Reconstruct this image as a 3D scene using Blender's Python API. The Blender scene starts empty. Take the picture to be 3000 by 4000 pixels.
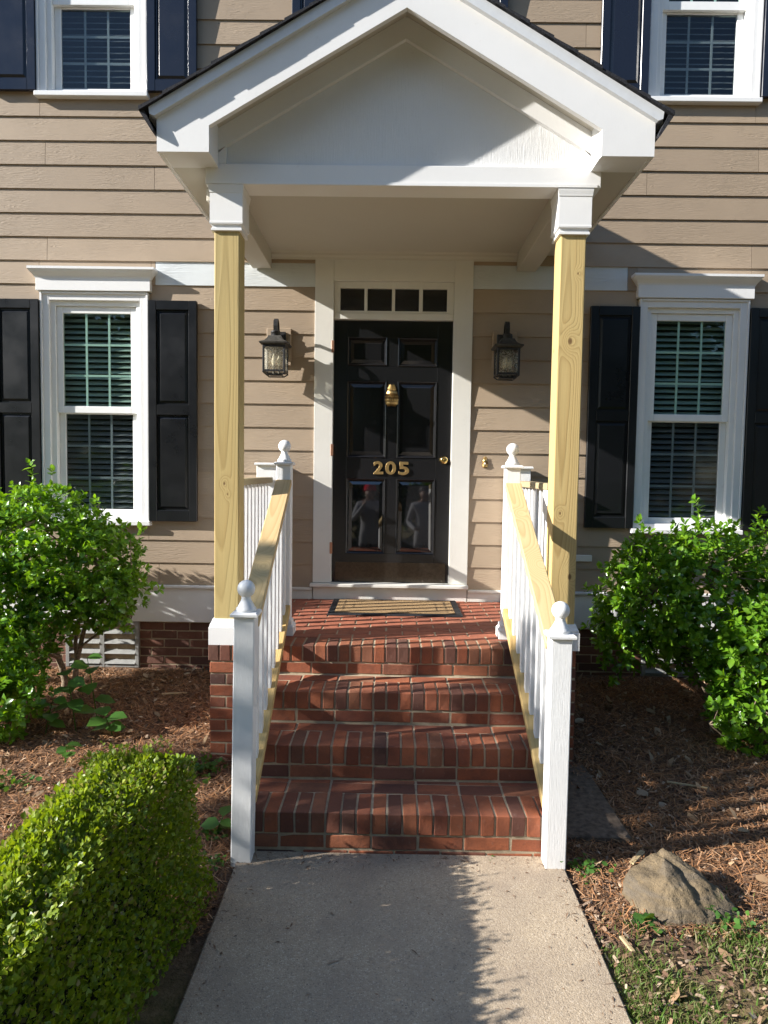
import bpy, bmesh, math, random
import numpy as np
from mathutils import Vector, Matrix, Euler
rnd = random.Random(11)
S = bpy.context.scene
COL = S.collection
PI = math.pi

# ------------------------------------------------------------------ camera
F_PX = 2709.14
cam_d = bpy.data.cameras.new('camera')
cam = bpy.data.objects.new('camera', cam_d); COL.objects.link(cam)
cam_d.sensor_fit = 'HORIZONTAL'; cam_d.sensor_width = 36.0
cam_d.lens = 36.0 * F_PX / 3000.0
cam_d.clip_start = 0.02; cam_d.clip_end = 2000
CAM = Vector((-0.0019, -5.3931, 1.0049))
yw, pt, rl = math.radians(-0.5426), math.radians(-3.3979), math.radians(0.8428)
fwd = Vector((math.sin(yw)*math.cos(pt), math.cos(yw)*math.cos(pt), math.sin(pt)))
rt = Vector((math.cos(yw), -math.sin(yw), 0)); up = rt.cross(fwd)
R2 = math.cos(rl)*rt + math.sin(rl)*up; U2 = -math.sin(rl)*rt + math.cos(rl)*up
m = Matrix((R2, U2, -fwd)).transposed().to_4x4(); m.translation = CAM
cam.matrix_world = m
S.camera = cam
S.render.resolution_x = 768; S.render.resolution_y = 1024

# ------------------------------------------------------------------ light
SUN_AZ, SUN_EL = math.radians(15.5), math.radians(25.7)
TO_SUN = Vector((-math.cos(SUN_EL)*math.cos(SUN_AZ), -math.cos(SUN_EL)*math.sin(SUN_AZ), math.sin(SUN_EL)))
W = bpy.data.worlds.new('World'); S.world = W; W.use_nodes = True
wn = W.node_tree
bg = wn.nodes['Background']
sky = wn.nodes.new('ShaderNodeTexSky'); sky.sky_type = 'NISHITA'; sky.sun_disc = False
sky.sun_elevation = SUN_EL
sky.sun_rotation = PI/2 - math.atan2(TO_SUN.y, TO_SUN.x)
sky.air_density = 1.0; sky.dust_density = 0.3; sky.ozone_density = 3.0
wn.links.new(sky.outputs[0], bg.inputs[0]); bg.inputs[1].default_value = 0.092
sl = bpy.data.lights.new('sun', 'SUN'); sl.energy = 5.0; sl.angle = math.radians(0.53); sl.color = (1.0, 0.96, 0.905)
so = bpy.data.objects.new('sun', sl); COL.objects.link(so)
so.rotation_euler = (-TO_SUN).to_track_quat('-Z', 'Y').to_euler(); so.location = TO_SUN*30
S.view_settings.view_transform = 'Standard'; S.view_settings.look = 'None'
S.view_settings.exposure = 1.25; S.view_settings.gamma = 1.0
try: S.view_settings.use_curve_mapping = False
except Exception: pass

# ------------------------------------------------------------------ material helpers
def newmat(name):
    mt = bpy.data.materials.new(name); mt.use_nodes = True
    nt = mt.node_tree; b = nt.nodes['Principled BSDF']
    return mt, nt, b
def N(nt, t, **kw):
    n = nt.nodes.new('ShaderNode'+t)
    for k, v in kw.items(): setattr(n, k, v)
    return n
def L(nt, a, b): nt.links.new(a, b)
def val(nt, op, a, b=None, c=None, clamp=False):
    n = N(nt, 'Math', operation=op); n.use_clamp = clamp
    for i, x in enumerate((a, b, c)):
        if x is None: continue
        if isinstance(x, (int, float)): n.inputs[i].default_value = x
        else: L(nt, x, n.inputs[i])
    return n.outputs[0]
def mapping(nt, scale=(1,1,1), loc=(0,0,0), rot=(0,0,0), coord='Object'):
    tc = N(nt, 'TexCoord'); mp = N(nt, 'Mapping')
    mp.inputs['Scale'].default_value = scale; mp.inputs['Location'].default_value = loc; mp.inputs['Rotation'].default_value = rot
    L(nt, tc.outputs[coord], mp.inputs[0]); return mp.outputs[0]
def noise(nt, vec, scale, detail=4, rough=.55, dist=0.):
    n = N(nt, 'TexNoise'); n.inputs['Scale'].default_value = scale; n.inputs['Detail'].default_value = detail
    n.inputs['Roughness'].default_value = rough; n.inputs['Distortion'].default_value = dist
    if vec is not None: L(nt, vec, n.inputs['Vector'])
    return n.outputs['Fac']
def ramp(nt, fac, stops, interp='LINEAR'):
    r = N(nt, 'ValToRGB'); cr = r.color_ramp; cr.interpolation = interp
    while len(cr.elements) < len(stops): cr.elements.new(.5)
    for e, (p, c) in zip(cr.elements, stops):
        e.position = p; e.color = (c[0], c[1], c[2], 1) if len(c) == 3 else c
    L(nt, fac, r.inputs[0]); return r.outputs[0]
def mix(nt, fac, a, b, mode='MIX'):
    n = N(nt, 'MixRGB', blend_type=mode)
    for s, x in ((0, fac), (1, a), (2, b)):
        if isinstance(x, (int, float)): n.inputs[s].default_value = x
        elif isinstance(x, tuple): n.inputs[s].default_value = (x[0], x[1], x[2], 1)
        else: L(nt, x, n.inputs[s])
    return n.outputs[0]
def bump(nt, b, h, strength=.3, dist=.005):
    n = N(nt, 'Bump'); n.inputs['Strength'].default_value = strength; n.inputs['Distance'].default_value = dist
    L(nt, h, n.inputs['Height']); L(nt, n.outputs[0], b.inputs['Normal']); return n
def objrand(nt):
    return N(nt, 'ObjectInfo').outputs['Random']
def g(c): return (c, c, c)

def m_paint(name, col, rough=.45, grain=(40,40,3), gs=.12, dirt=.12, spec=.5, dirtcol=(.32,.29,.25)):
    mt, nt, b = newmat(name)
    v = mapping(nt); d = noise(nt, v, 2.2, 5, .6)
    v2 = mapping(nt, grain); gr = noise(nt, v2, 4.0, 5, .6)
    d2 = noise(nt, v, 23, 4, .7)
    f = val(nt, 'MULTIPLY', ramp(nt, d, [(.45, g(0)), (.75, g(1))]), dirt)
    c = mix(nt, f, col, dirtcol)
    c = mix(nt, val(nt, 'MULTIPLY', ramp(nt, d2, [(.62, g(0)), (.72, g(1))]), dirt*.7), c, dirtcol)
    L(nt, c, b.inputs['Base Color']); b.inputs['Roughness'].default_value = rough
    b.inputs['Specular IOR Level'].default_value = spec
    bump(nt, b, val(nt, 'ADD', gr, val(nt, 'MULTIPLY', d2, .4)), gs, .004)
    return mt
def m_plain(name, col, rough=.5, metal=0., spec=.5, nz=.15, ns=30, bs=.05):
    mt, nt, b = newmat(name)
    v = mapping(nt); d = noise(nt, v, ns, 5, .65)
    dark = tuple(x*(1-nz*2) for x in col); lite = tuple(min(1, x*(1+nz)) for x in col)
    L(nt, ramp(nt, d, [(.3, dark), (.7, lite)]), b.inputs['Base Color'])
    L(nt, ramp(nt, d, [(.3, g(max(0, rough-.08))), (.7, g(min(1, rough+.1)))]), b.inputs['Roughness'])
    b.inputs['Metallic'].default_value = metal; b.inputs['Specular IOR Level'].default_value = spec
    if bs: bump(nt, b, d, bs, .003)
    return mt
def m_siding(name, col, vary=.08):
    mt, nt, b = newmat(name)
    r = objrand(nt)
    tc = N(nt, 'TexCoord'); off = N(nt, 'CombineXYZ'); L(nt, val(nt, 'MULTIPLY', r, 37.), off.inputs[0]); L(nt, val(nt, 'MULTIPLY', r, 11.), off.inputs[2])
    ad = N(nt, 'VectorMath', operation='ADD'); L(nt, tc.outputs['Object'], ad.inputs[0]); L(nt, off.outputs[0], ad.inputs[1])
    mp = N(nt, 'Mapping'); mp.inputs['Scale'].default_value = (1.6, 1, 22); L(nt, ad.outputs[0], mp.inputs[0])
    n1 = noise(nt, mp.outputs[0], 2.2, 3, .5, .9)
    wv = val(nt, 'SINE', val(nt, 'MULTIPLY', n1, 42.))
    mp2 = N(nt, 'Mapping'); mp2.inputs['Scale'].default_value = (2.0, 1, 90); L(nt, ad.outputs[0], mp2.inputs[0])
    n2 = noise(nt, mp2.outputs[0], 3., 4, .6)
    patch = ramp(nt, noise(nt, ad.outputs[0], 2.6, 3, .5), [(.42, g(.12)), (.62, g(1))])
    h = val(nt, 'ADD', val(nt, 'MULTIPLY', wv, patch), val(nt, 'MULTIPLY', n2, 1.0))
    dirt = noise(nt, ad.outputs[0], 3.3, 5, .62)
    c = ramp(nt, r, [(0, tuple(x*(1-vary) for x in col)), (1, tuple(x*(1+vary) for x in col))])
    c = mix(nt, val(nt, 'MULTIPLY', ramp(nt, dirt, [(.4, g(0)), (.8, g(1))]), .35), c, tuple(x*.72 for x in col))
    L(nt, c, b.inputs['Base Color']); b.inputs['Roughness'].default_value = .62; b.inputs['Specular IOR Level'].default_value = .35
    bump(nt, b, h, .34, .0022)
    return mt
def m_pine(name, axis='Z', knots=(), light=(.64,.50,.27), dark=(.40,.24,.085), off=(.10,.16), green=.0):
    mt, nt, b = newmat(name)
    tc = N(nt, 'TexCoord'); sp = N(nt, 'SeparateXYZ'); L(nt, tc.outputs['Object'], sp.inputs[0])
    o = sp.outputs
    lng = {'X': 0, 'Y': 1, 'Z': 2}[axis]; a, c_ = [i for i in (0, 1, 2) if i != lng]
    sc = [9., 9., 9.]; sc[lng] = 1.1
    mp = N(nt, 'Mapping'); mp.inputs['Scale'].default_value = sc; L(nt, tc.outputs['Object'], mp.inputs[0])
    warp = noise(nt, mp.outputs[0], .8, 2, .45)
    sc2 = [3., 3., 3.]; sc2[lng] = .4
    mp2 = N(nt, 'Mapping'); mp2.inputs['Scale'].default_value = sc2; L(nt, tc.outputs['Object'], mp2.inputs[0])
    slow = noise(nt, mp2.outputs[0], 1.0, 1, .4)
    da = val(nt, 'ADD', o[a], off[0]); dc = val(nt, 'ADD', o[c_], off[1])
    r = val(nt, 'SQRT', val(nt, 'ADD', val(nt, 'MULTIPLY', da, da), val(nt, 'MULTIPLY', dc, dc)))
    r = val(nt, 'ADD', r, val(nt, 'MULTIPLY', slow, .085)); r = val(nt, 'ADD', r, val(nt, 'MULTIPLY', warp, .012))
    kd = None
    for (kx, ky, kz, kr) in knots:
        d = N(nt, 'VectorMath', operation='DISTANCE'); sub = N(nt, 'VectorMath', operation='MULTIPLY')
        ss = [1, 1, 1]; ss[lng] = .62
        L(nt, tc.outputs['Object'], sub.inputs[0]); sub.inputs[1].default_value = ss
        L(nt, sub.outputs[0], d.inputs[0]); d.inputs[1].default_value = (kx*ss[0], ky*ss[1], kz*ss[2])
        q = val(nt, 'DIVIDE', d.outputs['Value'], kr*1.7)
        ga = val(nt, 'EXPONENT', val(nt, 'MULTIPLY', val(nt, 'MULTIPLY', q, q), -1.))
        r = val(nt, 'ADD', r, val(nt, 'MULTIPLY', ga, kr*1.5))
        k1 = val(nt, 'SUBTRACT', 1., val(nt, 'DIVIDE', d.outputs['Value'], kr*.55), clamp=True)
        kd = k1 if kd is None else val(nt, 'MAXIMUM', kd, k1)
    saw = val(nt, 'FRACT', val(nt, 'MULTIPLY', r, 150.))
    band = ramp(nt, saw, [(0, g(.05)), (.55, g(.45)), (.86, g(1)), (1, g(.1))])
    sc3 = [160., 160., 160.]; sc3[lng] = 5.
    mp3 = N(nt, 'Mapping'); mp3.inputs['Scale'].default_value = sc3; L(nt, tc.outputs['Object'], mp3.inputs[0])
    fib = noise(nt, mp3.outputs[0], 1., 3, .6)
    c = mix(nt, val(nt, 'MULTIPLY', band, .62), light, dark)
    c = mix(nt, val(nt, 'MULTIPLY', fib, .35), c, tuple(x*.7 for x in light))
    sc4 = [70., 70., 70.]; sc4[lng] = 1.3
    mp4 = N(nt, 'Mapping'); mp4.inputs['Scale'].default_value = sc4; mp4.inputs['Location'].default_value = (3.1, 1.7, .4); L(nt, tc.outputs['Object'], mp4.inputs[0])
    crk = ramp(nt, noise(nt, mp4.outputs[0], 1., 2, .5), [(.71, g(0)), (.745, g(.7))])
    c = mix(nt, crk, c, tuple(x*.35 for x in dark))
    blot = noise(nt, mp2.outputs[0], 2.3, 3, .5)
    c = mix(nt, val(nt, 'MULTIPLY', ramp(nt, blot, [(.4, g(0)), (.7, g(1))]), .25+green), c, (.45,.40,.19))
    if kd is not None:
        c = mix(nt, ramp(nt, kd, [(0, g(0)), (.35, g(.75)), (1, g(1))]), c, (.13,.065,.025))
    L(nt, c, b.inputs['Base Color']); b.inputs['Roughness'].default_value = .62; b.inputs['Specular IOR Level'].default_value = .3
    bump(nt, b, val(nt, 'ADD', band, fib), .22, .002)
    return mt
def m_brick(name, cols, mortar_smear=.22):
    mt, nt, b = newmat(name)
    r = objrand(nt); gi = N(nt, 'NewGeometry').outputs['Random Per Island']
    rr = val(nt, 'FRACT', val(nt, 'ADD', val(nt, 'MULTIPLY', r, 7.31), gi))
    v = mapping(nt)
    tc = N(nt, 'TexCoord'); off = N(nt, 'CombineXYZ'); L(nt, val(nt, 'MULTIPLY', r, 53.), off.inputs[0]); L(nt, val(nt, 'MULTIPLY', r, 17.), off.inputs[1])
    ad = N(nt, 'VectorMath', operation='ADD'); L(nt, tc.outputs['Object'], ad.inputs[0]); L(nt, off.outputs[0], ad.inputs[1])
    base = ramp(nt, rr, [(i/(len(cols)-1), c) for i, c in enumerate(cols)])
    n1 = noise(nt, ad.outputs[0], 14., 5, .65); n2 = noise(nt, ad.outputs[0], 110., 4, .7); n3 = noise(nt, ad.outputs[0], 34., 3, .6)
    c = mix(nt, ramp(nt, n1, [(.3, g(.55)), (.7, g(0))]), base, (.10,.045,.032))
    c = mix(nt, val(nt, 'MULTIPLY', ramp(nt, n3, [(.62, g(0)), (.78, g(1))]), mortar_smear), c, (.40,.34,.27))
    c = mix(nt, val(nt, 'MULTIPLY', ramp(nt, n2, [(.56, g(0)), (.72, g(1))]), .45), c, (.05,.03,.025))
    L(nt, c, b.inputs['Base Color']); b.inputs['Roughness'].default_value = .8; b.inputs['Specular IOR Level'].default_value = .28
    bump(nt, b, val(nt, 'ADD', n3, val(nt, 'MULTIPLY', n2, .7)), .45, .004)
    return mt
def m_leaf(name, cols, rough=.32, trans=.38, spec=.5):
    mt = bpy.data.materials.new(name); mt.use_nodes = True
    nt = mt.node_tree; b = nt.nodes['Principled BSDF']; out = nt.nodes['Material Output']
    gi = N(nt, 'NewGeometry').outputs['Random Per Island']
    r = val(nt, 'FRACT', val(nt, 'ADD', gi, objrand(nt)))
    c = ramp(nt, r, [(i/(len(cols)-1), c) for i, c in enumerate(cols)])
    L(nt, c, b.inputs['Base Color']); b.inputs['Roughness'].default_value = rough; b.inputs['Specular IOR Level'].default_value = spec
    t = N(nt, 'BsdfTranslucent'); hs = N(nt, 'HueSaturation'); hs.inputs['Saturation'].default_value = 1.15; hs.inputs['Value'].default_value = 1.5
    L(nt, c, hs.inputs['Color']); L(nt, mix(nt, .35, hs.outputs[0], (.30,.36,.02)), t.inputs[0])
    mx = N(nt, 'MixShader'); mx.inputs[0].default_value = trans
    L(nt, b.outputs[0], mx.inputs[1]); L(nt, t.outputs[0], mx.inputs[2]); L(nt, mx.outputs[0], out.inputs[0])
    return mt
def m_glass(name, tint=(.75,.85,.80), refl_rough=.0, ior=1.5, bumpy=0.):
    mt = bpy.data.materials.new(name); mt.use_nodes = True
    nt = mt.node_tree; nt.nodes.remove(nt.nodes['Principled BSDF']); out = nt.nodes['Material Output']
    fr = N(nt, 'LayerWeight'); fr.inputs[0].default_value = .5
    tr = N(nt, 'BsdfTransparent'); tr.inputs[0].default_value = (*tint, 1)
    gl = N(nt, 'BsdfGlossy'); gl.inputs['Roughness'].default_value = refl_rough
    mx = N(nt, 'MixShader'); f2 = val(nt, 'ADD', val(nt, 'MULTIPLY', val(nt, 'POWER', fr.outputs['Facing'], 5.), .96), .04, clamp=True)
    if bumpy:
        v = mapping(nt); bp = N(nt, 'Bump'); bp.inputs['Strength'].default_value = bumpy; bp.inputs['Distance'].default_value = .004
        L(nt, noise(nt, v, 60, 3), bp.inputs['Height']); L(nt, bp.outputs[0], gl.inputs['Normal']); L(nt, bp.outputs[0], fr.inputs['Normal'])
    L(nt, f2, mx.inputs[0]); L(nt, tr.outputs[0], mx.inputs[1]); L(nt, gl.outputs[0], mx.inputs[2]); L(nt, mx.outputs[0], out.inputs[0])
    return mt

M = {}
M['siding'] = m_siding('tan_siding', (.355,.272,.190), .10)
M['primed'] = m_siding('primed_white_siding', (.60,.63,.63), .02)
M['white'] = m_paint('white_trim_paint', (.76,.755,.74), .42, (30,30,4), .10, .10)
M['rough_white'] = m_paint('brushed_white_paint', (.78,.78,.77), .5, (120,120,3), .45, .12)
M['vsiding'] = m_paint('rough_sawn_white_panel', (.72,.72,.71), .6, (90,10,2), .75, .10)
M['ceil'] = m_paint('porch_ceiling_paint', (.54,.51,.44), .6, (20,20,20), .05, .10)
M['cream'] = m_paint('cream_door_trim', (.68,.665,.61), .42, (50,50,3), .12, .16)
M['vinyl'] = m_plain('white_vinyl', (.80,.80,.78), .35, 0, .5, .02, 12, .02)
M['muntin'] = m_plain('window_grille', (.74,.80,.78), .4, 0, .5, .02, 12, 0)
M['shutter'] = m_plain('black_shutter_paint', (.007,.0075,.009), .33, 0, .4, .02, 3, 0)
M['shutter_sky'] = m_plain('black_shutter_paint_sky_tinted', (.009,.011,.020), .22, 0, .5, .02, 3, 0)  # upper shutters: black paint with the blue sky reflection put into its colour
def m_door(name, rough, scratch, spec=.6, coat=0., bmp=.02):
    mt, nt, b = newmat(name); v = mapping(nt)
    n1 = noise(nt, v, 5, 5, .6); n2 = noise(nt, mapping(nt, (14,14,40)), 6, 5, .75)
    sm = ramp(nt, n2, [(.64, g(0)), (.74, g(1))])
    L(nt, mix(nt, val(nt, 'MULTIPLY', sm, scratch), (.010,.010,.011), (.085,.088,.08)), b.inputs['Base Color'])
    L(nt, val(nt, 'ADD', rough, val(nt, 'MULTIPLY', sm, .2)), b.inputs['Roughness'])
    b.inputs['Specular IOR Level'].default_value = spec
    b.inputs['Coat Weight'].default_value = coat; b.inputs['Coat Roughness'].default_value = rough*.5
    if bmp: bump(nt, b, val(nt, 'ADD', n1, noise(nt, v, 60, 3)), bmp, .002)
    return mt
M['door'] = m_door('gloss_black_door_paint', .20, .25)
M['panel_hi'] = m_door('gloss_black_panel_paint_scuffed', .10, .8)
M['panel'] = m_door('mirror_gloss_black_panel', .03, .05, .9, .35, 0)
def m_brass(name, col, rough, tarn=.6):
    mt, nt, b = newmat(name); v = mapping(nt); n1 = noise(nt, v, 60, 4, .65)
    L(nt, mix(nt, val(nt, 'MULTIPLY', ramp(nt, n1, [(.4, g(0)), (.75, g(1))]), tarn), col, tuple(x*.45 for x in col)), b.inputs['Base Color'])
    b.inputs['Metallic'].default_value = 1; b.inputs['Roughness'].default_value = rough; bump(nt, b, n1, .05, .002); return mt
M['brass'] = m_brass('aged_brass', (.66,.45,.19), .42)
M['brass_hi'] = m_brass('polished_brass', (.85,.60,.22), .16, .2)
M['kick'] = m_brass('tarnished_kick_plate', (.115,.10,.08), .36, .6)
M['copper'] = m_brass('copper_hinge', (.55,.30,.20), .45)
M['iron'] = m_plain('black_lantern_iron', (.030,.030,.031), .45, .3, .5, .2, 80, .08)
M['dust'] = m_plain('dusty_black_iron', (.062,.058,.05), .6, .1, .4, .35, 40, .1)
M['seeded'] = m_glass('seeded_glass', (.93,.92,.88), .12, 1.5, .5)
_nt = M['seeded'].node_tree; _o = _nt.nodes['Material Output']; _s = _o.inputs[0].links[0].from_socket
_t = N(_nt, 'BsdfTranslucent'); _t.inputs[0].default_value = (.82,.81,.77,1); _m = N(_nt, 'MixShader')
L(_nt, ramp(_nt, noise(_nt, mapping(_nt), 90, 3), [(.4, g(.14)), (.7, g(.45))]), _m.inputs[0]); L(_nt, _s, _m.inputs[1]); L(_nt, _t.outputs[0], _m.inputs[2]); L(_nt, _m.outputs[0], _o.inputs[0])
M['bulb'] = m_plain('milky_bulb', (.86,.82,.68), .25, 0, .5, .02, 10, 0)
M['socket'] = m_plain('candle_sleeve', (.16,.15,.12), .5)
M['glass'] = m_glass('window_glass', (.84,.93,.89))
M['screen'] = m_glass('screened_glass', (.68,.71,.72), .06)
M['blind'] = m_plain('blind_slat', (.46,.47,.455), .6, 0, .3, .04, 20, 0)
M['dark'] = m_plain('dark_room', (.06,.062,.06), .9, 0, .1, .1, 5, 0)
M['pineL'] = m_pine('treated_pine_post', 'Z', [(.005,-.073,.86,.010),(-.012,-.073,.92,.014)], (.52,.39,.165), (.33,.22,.075), (.02,.30), .15)
M['pineR'] = m_pine('yellow_pine_post_knotty', 'Z', [(-.002,-.073,1.74,.026),(.030,-.073,2.11,.011),(-.03,-.073,.78,.014),(.035,-.073,.42,.024),(-.073,.02,1.7,.018)], (.59,.44,.19), (.34,.205,.07), (.03,.22), .03)
M['pineA'] = m_pine('pine_rail', 'Y', [(.0,-.25,.02,.03)], (.62,.44,.225), (.44,.27,.11), (.02,.13), .06)
M['pineB'] = m_pine('pine_rail_knotty', 'Y', [(.012,-.12,.02,.036),(-.01,.35,.02,.02)], (.63,.475,.25), (.42,.27,.11), (.03,.12), .0)
M['pineC'] = m_pine('pine_bottom_rail', 'Y', [], (.62,.42,.17), (.38,.22,.07), (.05,.09), .1)
M['pine_old'] = m_pine('weathered_pine_rail', 'Y', [], (.42,.34,.21), (.26,.19,.10), (.04,.1), .1)
M['brick'] = m_brick('red_step_brick', [(.29,.086,.040), (.35,.112,.050), (.21,.064,.036), (.38,.13,.060), (.11,.048,.036), (.32,.098,.044), (.27,.11,.058), (.075,.042,.036), (.37,.115,.052), (.24,.074,.04), (.30,.13,.07)])
M['floorbrick'] = m_brick('porch_floor_brick', [(.37,.12,.066), (.41,.14,.078), (.34,.11,.062), (.39,.13,.072)], .08)
M['wallbrick'] = m_brick('brown_foundation_brick', [(.15,.075,.055), (.19,.085,.056), (.11,.058,.046), (.21,.095,.062), (.09,.048,.04)], .2)
def m_mortar(name, col):
    mt, nt, b = newmat(name); v = mapping(nt); n1 = noise(nt, v, 18, 5, .65); n2 = noise(nt, v, 220, 3, .7)
    c = ramp(nt, n1, [(.3, tuple(x*.55 for x in col)), (.7, col)])
    L(nt, mix(nt, val(nt, 'MULTIPLY', n2, .3), c, tuple(x*.5 for x in col)), b.inputs['Base Color'])
    b.inputs['Roughness'].default_value = .95; b.inputs['Specular IOR Level'].default_value = .1; bump(nt, b, n2, .6, .003); return mt
M['mortar'] = m_mortar('buff_mortar', (.50,.41,.285))
M['shingle'] = m_plain('dark_asphalt_shingle', (.035,.036,.042), .9, 0, .2, .5, 160, .5)
M['drip'] = m_plain('grey_white_drip_edge', (.62,.64,.66), .4, 0, .5, .03, 20, .02)
M['vent'] = m_plain('grey_vent_paint', (.27,.27,.26), .55, 0, .4, .1, 30, .1)
M['bark'] = m_plain('shrub_bark', (.26,.20,.14), .85, 0, .2, .35, 60, .5)
M['treebark'] = m_plain('tree_bark', (.11,.085,.065), .9, 0, .2, .4, 25, .6)
M['holly'] = m_leaf('glossy_holly_leaf', [(.05,.13,.012), (.10,.24,.016), (.16,.33,.022), (.07,.19,.014), (.23,.41,.035), (.12,.28,.02)], .28, .38, .55)
M['hollyR'] = m_leaf('bright_holly_leaf', [(.055,.14,.012), (.11,.25,.016), (.17,.34,.022), (.07,.18,.014), (.22,.39,.032), (.12,.27,.018)], .26, .38, .65)
M['box'] = m_leaf('boxwood_leaf', [(.10,.155,.014), (.175,.255,.018), (.25,.335,.028), (.13,.21,.016), (.35,.40,.055), (.075,.125,.014), (.21,.295,.022), (.27,.20,.10)], .38, .38, .42)
M['core'] = m_plain('hedge_core_dark', (.030,.034,.014), .95, 0, .1, .5, 40, .5)  # even dark colour for the solid block added inside the hedge
M['weed'] = m_leaf('seedling_leaf', [(.05,.13,.025), (.08,.19,.03), (.04,.11,.02)], .42, .36, .4)
M['tree'] = m_leaf('tree_leaf', [(.035,.075,.012), (.06,.12,.018), (.045,.095,.015)], .5, .3, .3)
M['grass'] = m_leaf('short_grass', [(.07,.135,.022), (.10,.18,.03), (.14,.19,.05), (.24,.20,.10), (.09,.15,.03)], .5, .3, .25)
def m_litter(name, cols):
    mt, nt, b = newmat(name); gi = N(nt, 'NewGeometry').outputs['Random Per Island']
    L(nt, ramp(nt, gi, [(i/(len(cols)-1), c) for i, c in enumerate(cols)]), b.inputs['Base Color'])
    b.inputs['Roughness'].default_value = .8; b.inputs['Specular IOR Level'].default_value = .2; return mt
M['straw'] = m_litter('pine_straw', [(.16,.076,.036), (.36,.17,.07), (.40,.205,.10), (.21,.105,.05), (.47,.29,.165), (.09,.048,.03), (.35,.175,.075)])
M['chip'] = m_litter('bark_chip', [(.09,.05,.032), (.20,.115,.07), (.32,.21,.13), (.14,.08,.05), (.48,.36,.25), (.11,.07,.05)])
def m_ground():
    mt, nt, b = newmat('mulch_soil_and_lawn'); v = mapping(nt)
    n1 = noise(nt, v, 3, 6, .65); n2 = noise(nt, v, 60, 5, .75); n3 = noise(nt, v, 18, 4, .6)
    soil = ramp(nt, n2, [(.3, (.06,.037,.026)), (.55, (.17,.105,.07)), (.75, (.29,.19,.125))])
    lawn = ramp(nt, n3, [(.35, (.08,.085,.028)), (.52, (.17,.13,.06)), (.72, (.27,.19,.105))])
    sp = N(nt, 'SeparateXYZ'); tc = N(nt, 'TexCoord'); L(nt, tc.outputs['Object'], sp.inputs[0])
    yy = val(nt, 'ADD', sp.outputs[1], val(nt, 'MULTIPLY', n1, .35))
    f = ramp(nt, val(nt, 'MULTIPLY', val(nt, 'ADD', yy, 3.2), 2.2), [(0, g(1)), (1, g(0))])
    L(nt, mix(nt, f, soil, lawn), b.inputs['Base Color']); b.inputs['Roughness'].default_value = .95; b.inputs['Specular IOR Level'].default_value = .12
    bump(nt, b, val(nt, 'ADD', n2, val(nt, 'MULTIPLY', n3, 2.)), .8, .02); return mt
M['ground'] = m_ground()
def m_concrete():
    mt, nt, b = newmat('exposed_aggregate_concrete'); v = mapping(nt)
    vo = N(nt, 'TexVoronoi'); vo.inputs['Scale'].default_value = 190; L(nt, v, vo.inputs['Vector'])
    sp = N(nt, 'SeparateColor'); L(nt, vo.outputs['Color'], sp.inputs[0])
    peb = ramp(nt, sp.outputs[0], [(0, (.27,.21,.15)), (.35, (.42,.335,.235)), (.7, (.50,.405,.29)), (.93, (.63,.53,.40)), (1, (.14,.11,.085))])
    matx = val(nt, 'MULTIPLY', vo.outputs['Distance'], 60.)
    n1 = noise(nt, v, 2.5, 6, .65); n2 = noise(nt, v, 350, 3, .7)
    c = mix(nt, ramp(nt, vo.outputs['Distance'], [(.35, g(0)), (.62, g(.85))]), peb, (.44,.345,.235))
    c = mix(nt, ramp(nt, n1, [(.42, g(0)), (.68, g(.62))]), c, (.28,.22,.165))
    vb = N(nt, 'TexVoronoi'); vb.inputs['Scale'].default_value = 30; L(nt, v, vb.inputs['Vector'])
    sb = N(nt, 'SeparateColor'); L(nt, vb.outputs['Color'], sb.inputs[0])
    spot = val(nt, 'MULTIPLY', ramp(nt, sb.outputs[1], [(.86, g(0)), (.9, g(1))]), ramp(nt, vb.outputs['Distance'], [(.2, g(1)), (.3, g(0))]))
    c = mix(nt, val(nt, 'MULTIPLY', spot, .3), c, (.10,.09,.08))
    sx = N(nt, 'SeparateXYZ'); tc = N(nt, 'TexCoord'); L(nt, tc.outputs['Object'], sx.inputs[0])
    edge = ramp(nt, val(nt, 'ADD', sx.outputs[0], val(nt, 'MULTIPLY', n1, .16)), [(0, g(1)), (.14, g(0))])
    c = mix(nt, val(nt, 'MULTIPLY', edge, .5), c, (.15,.085,.055))
    c = mix(nt, val(nt, 'MULTIPLY', n2, .25), c, (.12,.10,.085))
    L(nt, c, b.inputs['Base Color']); b.inputs['Roughness'].default_value = .9; b.inputs['Specular IOR Level'].default_value = .2
    bump(nt, b, val(nt, 'ADD', val(nt, 'SUBTRACT', 1., vo.outputs['Distance']), val(nt, 'MULTIPLY', n2, .4)), .35, .003); return mt
M['concrete'] = m_concrete()
def m_rock():
    mt, nt, b = newmat('tan_grey_stone'); v = mapping(nt, (1,1,1), (0,0,0), (.5,.7,.3)); v2 = mapping(nt, (2,2,16), (0,0,0), (.9,.5,.2))
    n1 = noise(nt, v, 6, 6, .65); n2 = noise(nt, v2, 2.2, 5, .6); n3 = noise(nt, v, 90, 4, .7)
    c = ramp(nt, n1, [(.32, (.07,.055,.036)), (.5, (.175,.13,.075)), (.68, (.26,.195,.115))])
    c = mix(nt, ramp(nt, n2, [(.45, g(0)), (.62, g(.55))]), c, (.14,.12,.095))
    c = mix(nt, ramp(nt, n3, [(.4, g(0)), (.7, g(.5))]), c, (.09,.07,.05))
    L(nt, c, b.inputs['Base Color']); b.inputs['Roughness'].default_value = .85; b.inputs['Specular IOR Level'].default_value = .25
    bump(nt, b, val(nt, 'ADD', n2, val(nt, 'MULTIPLY', n3, .6)), .9, .014); return mt
M['rock'] = m_rock()
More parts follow.
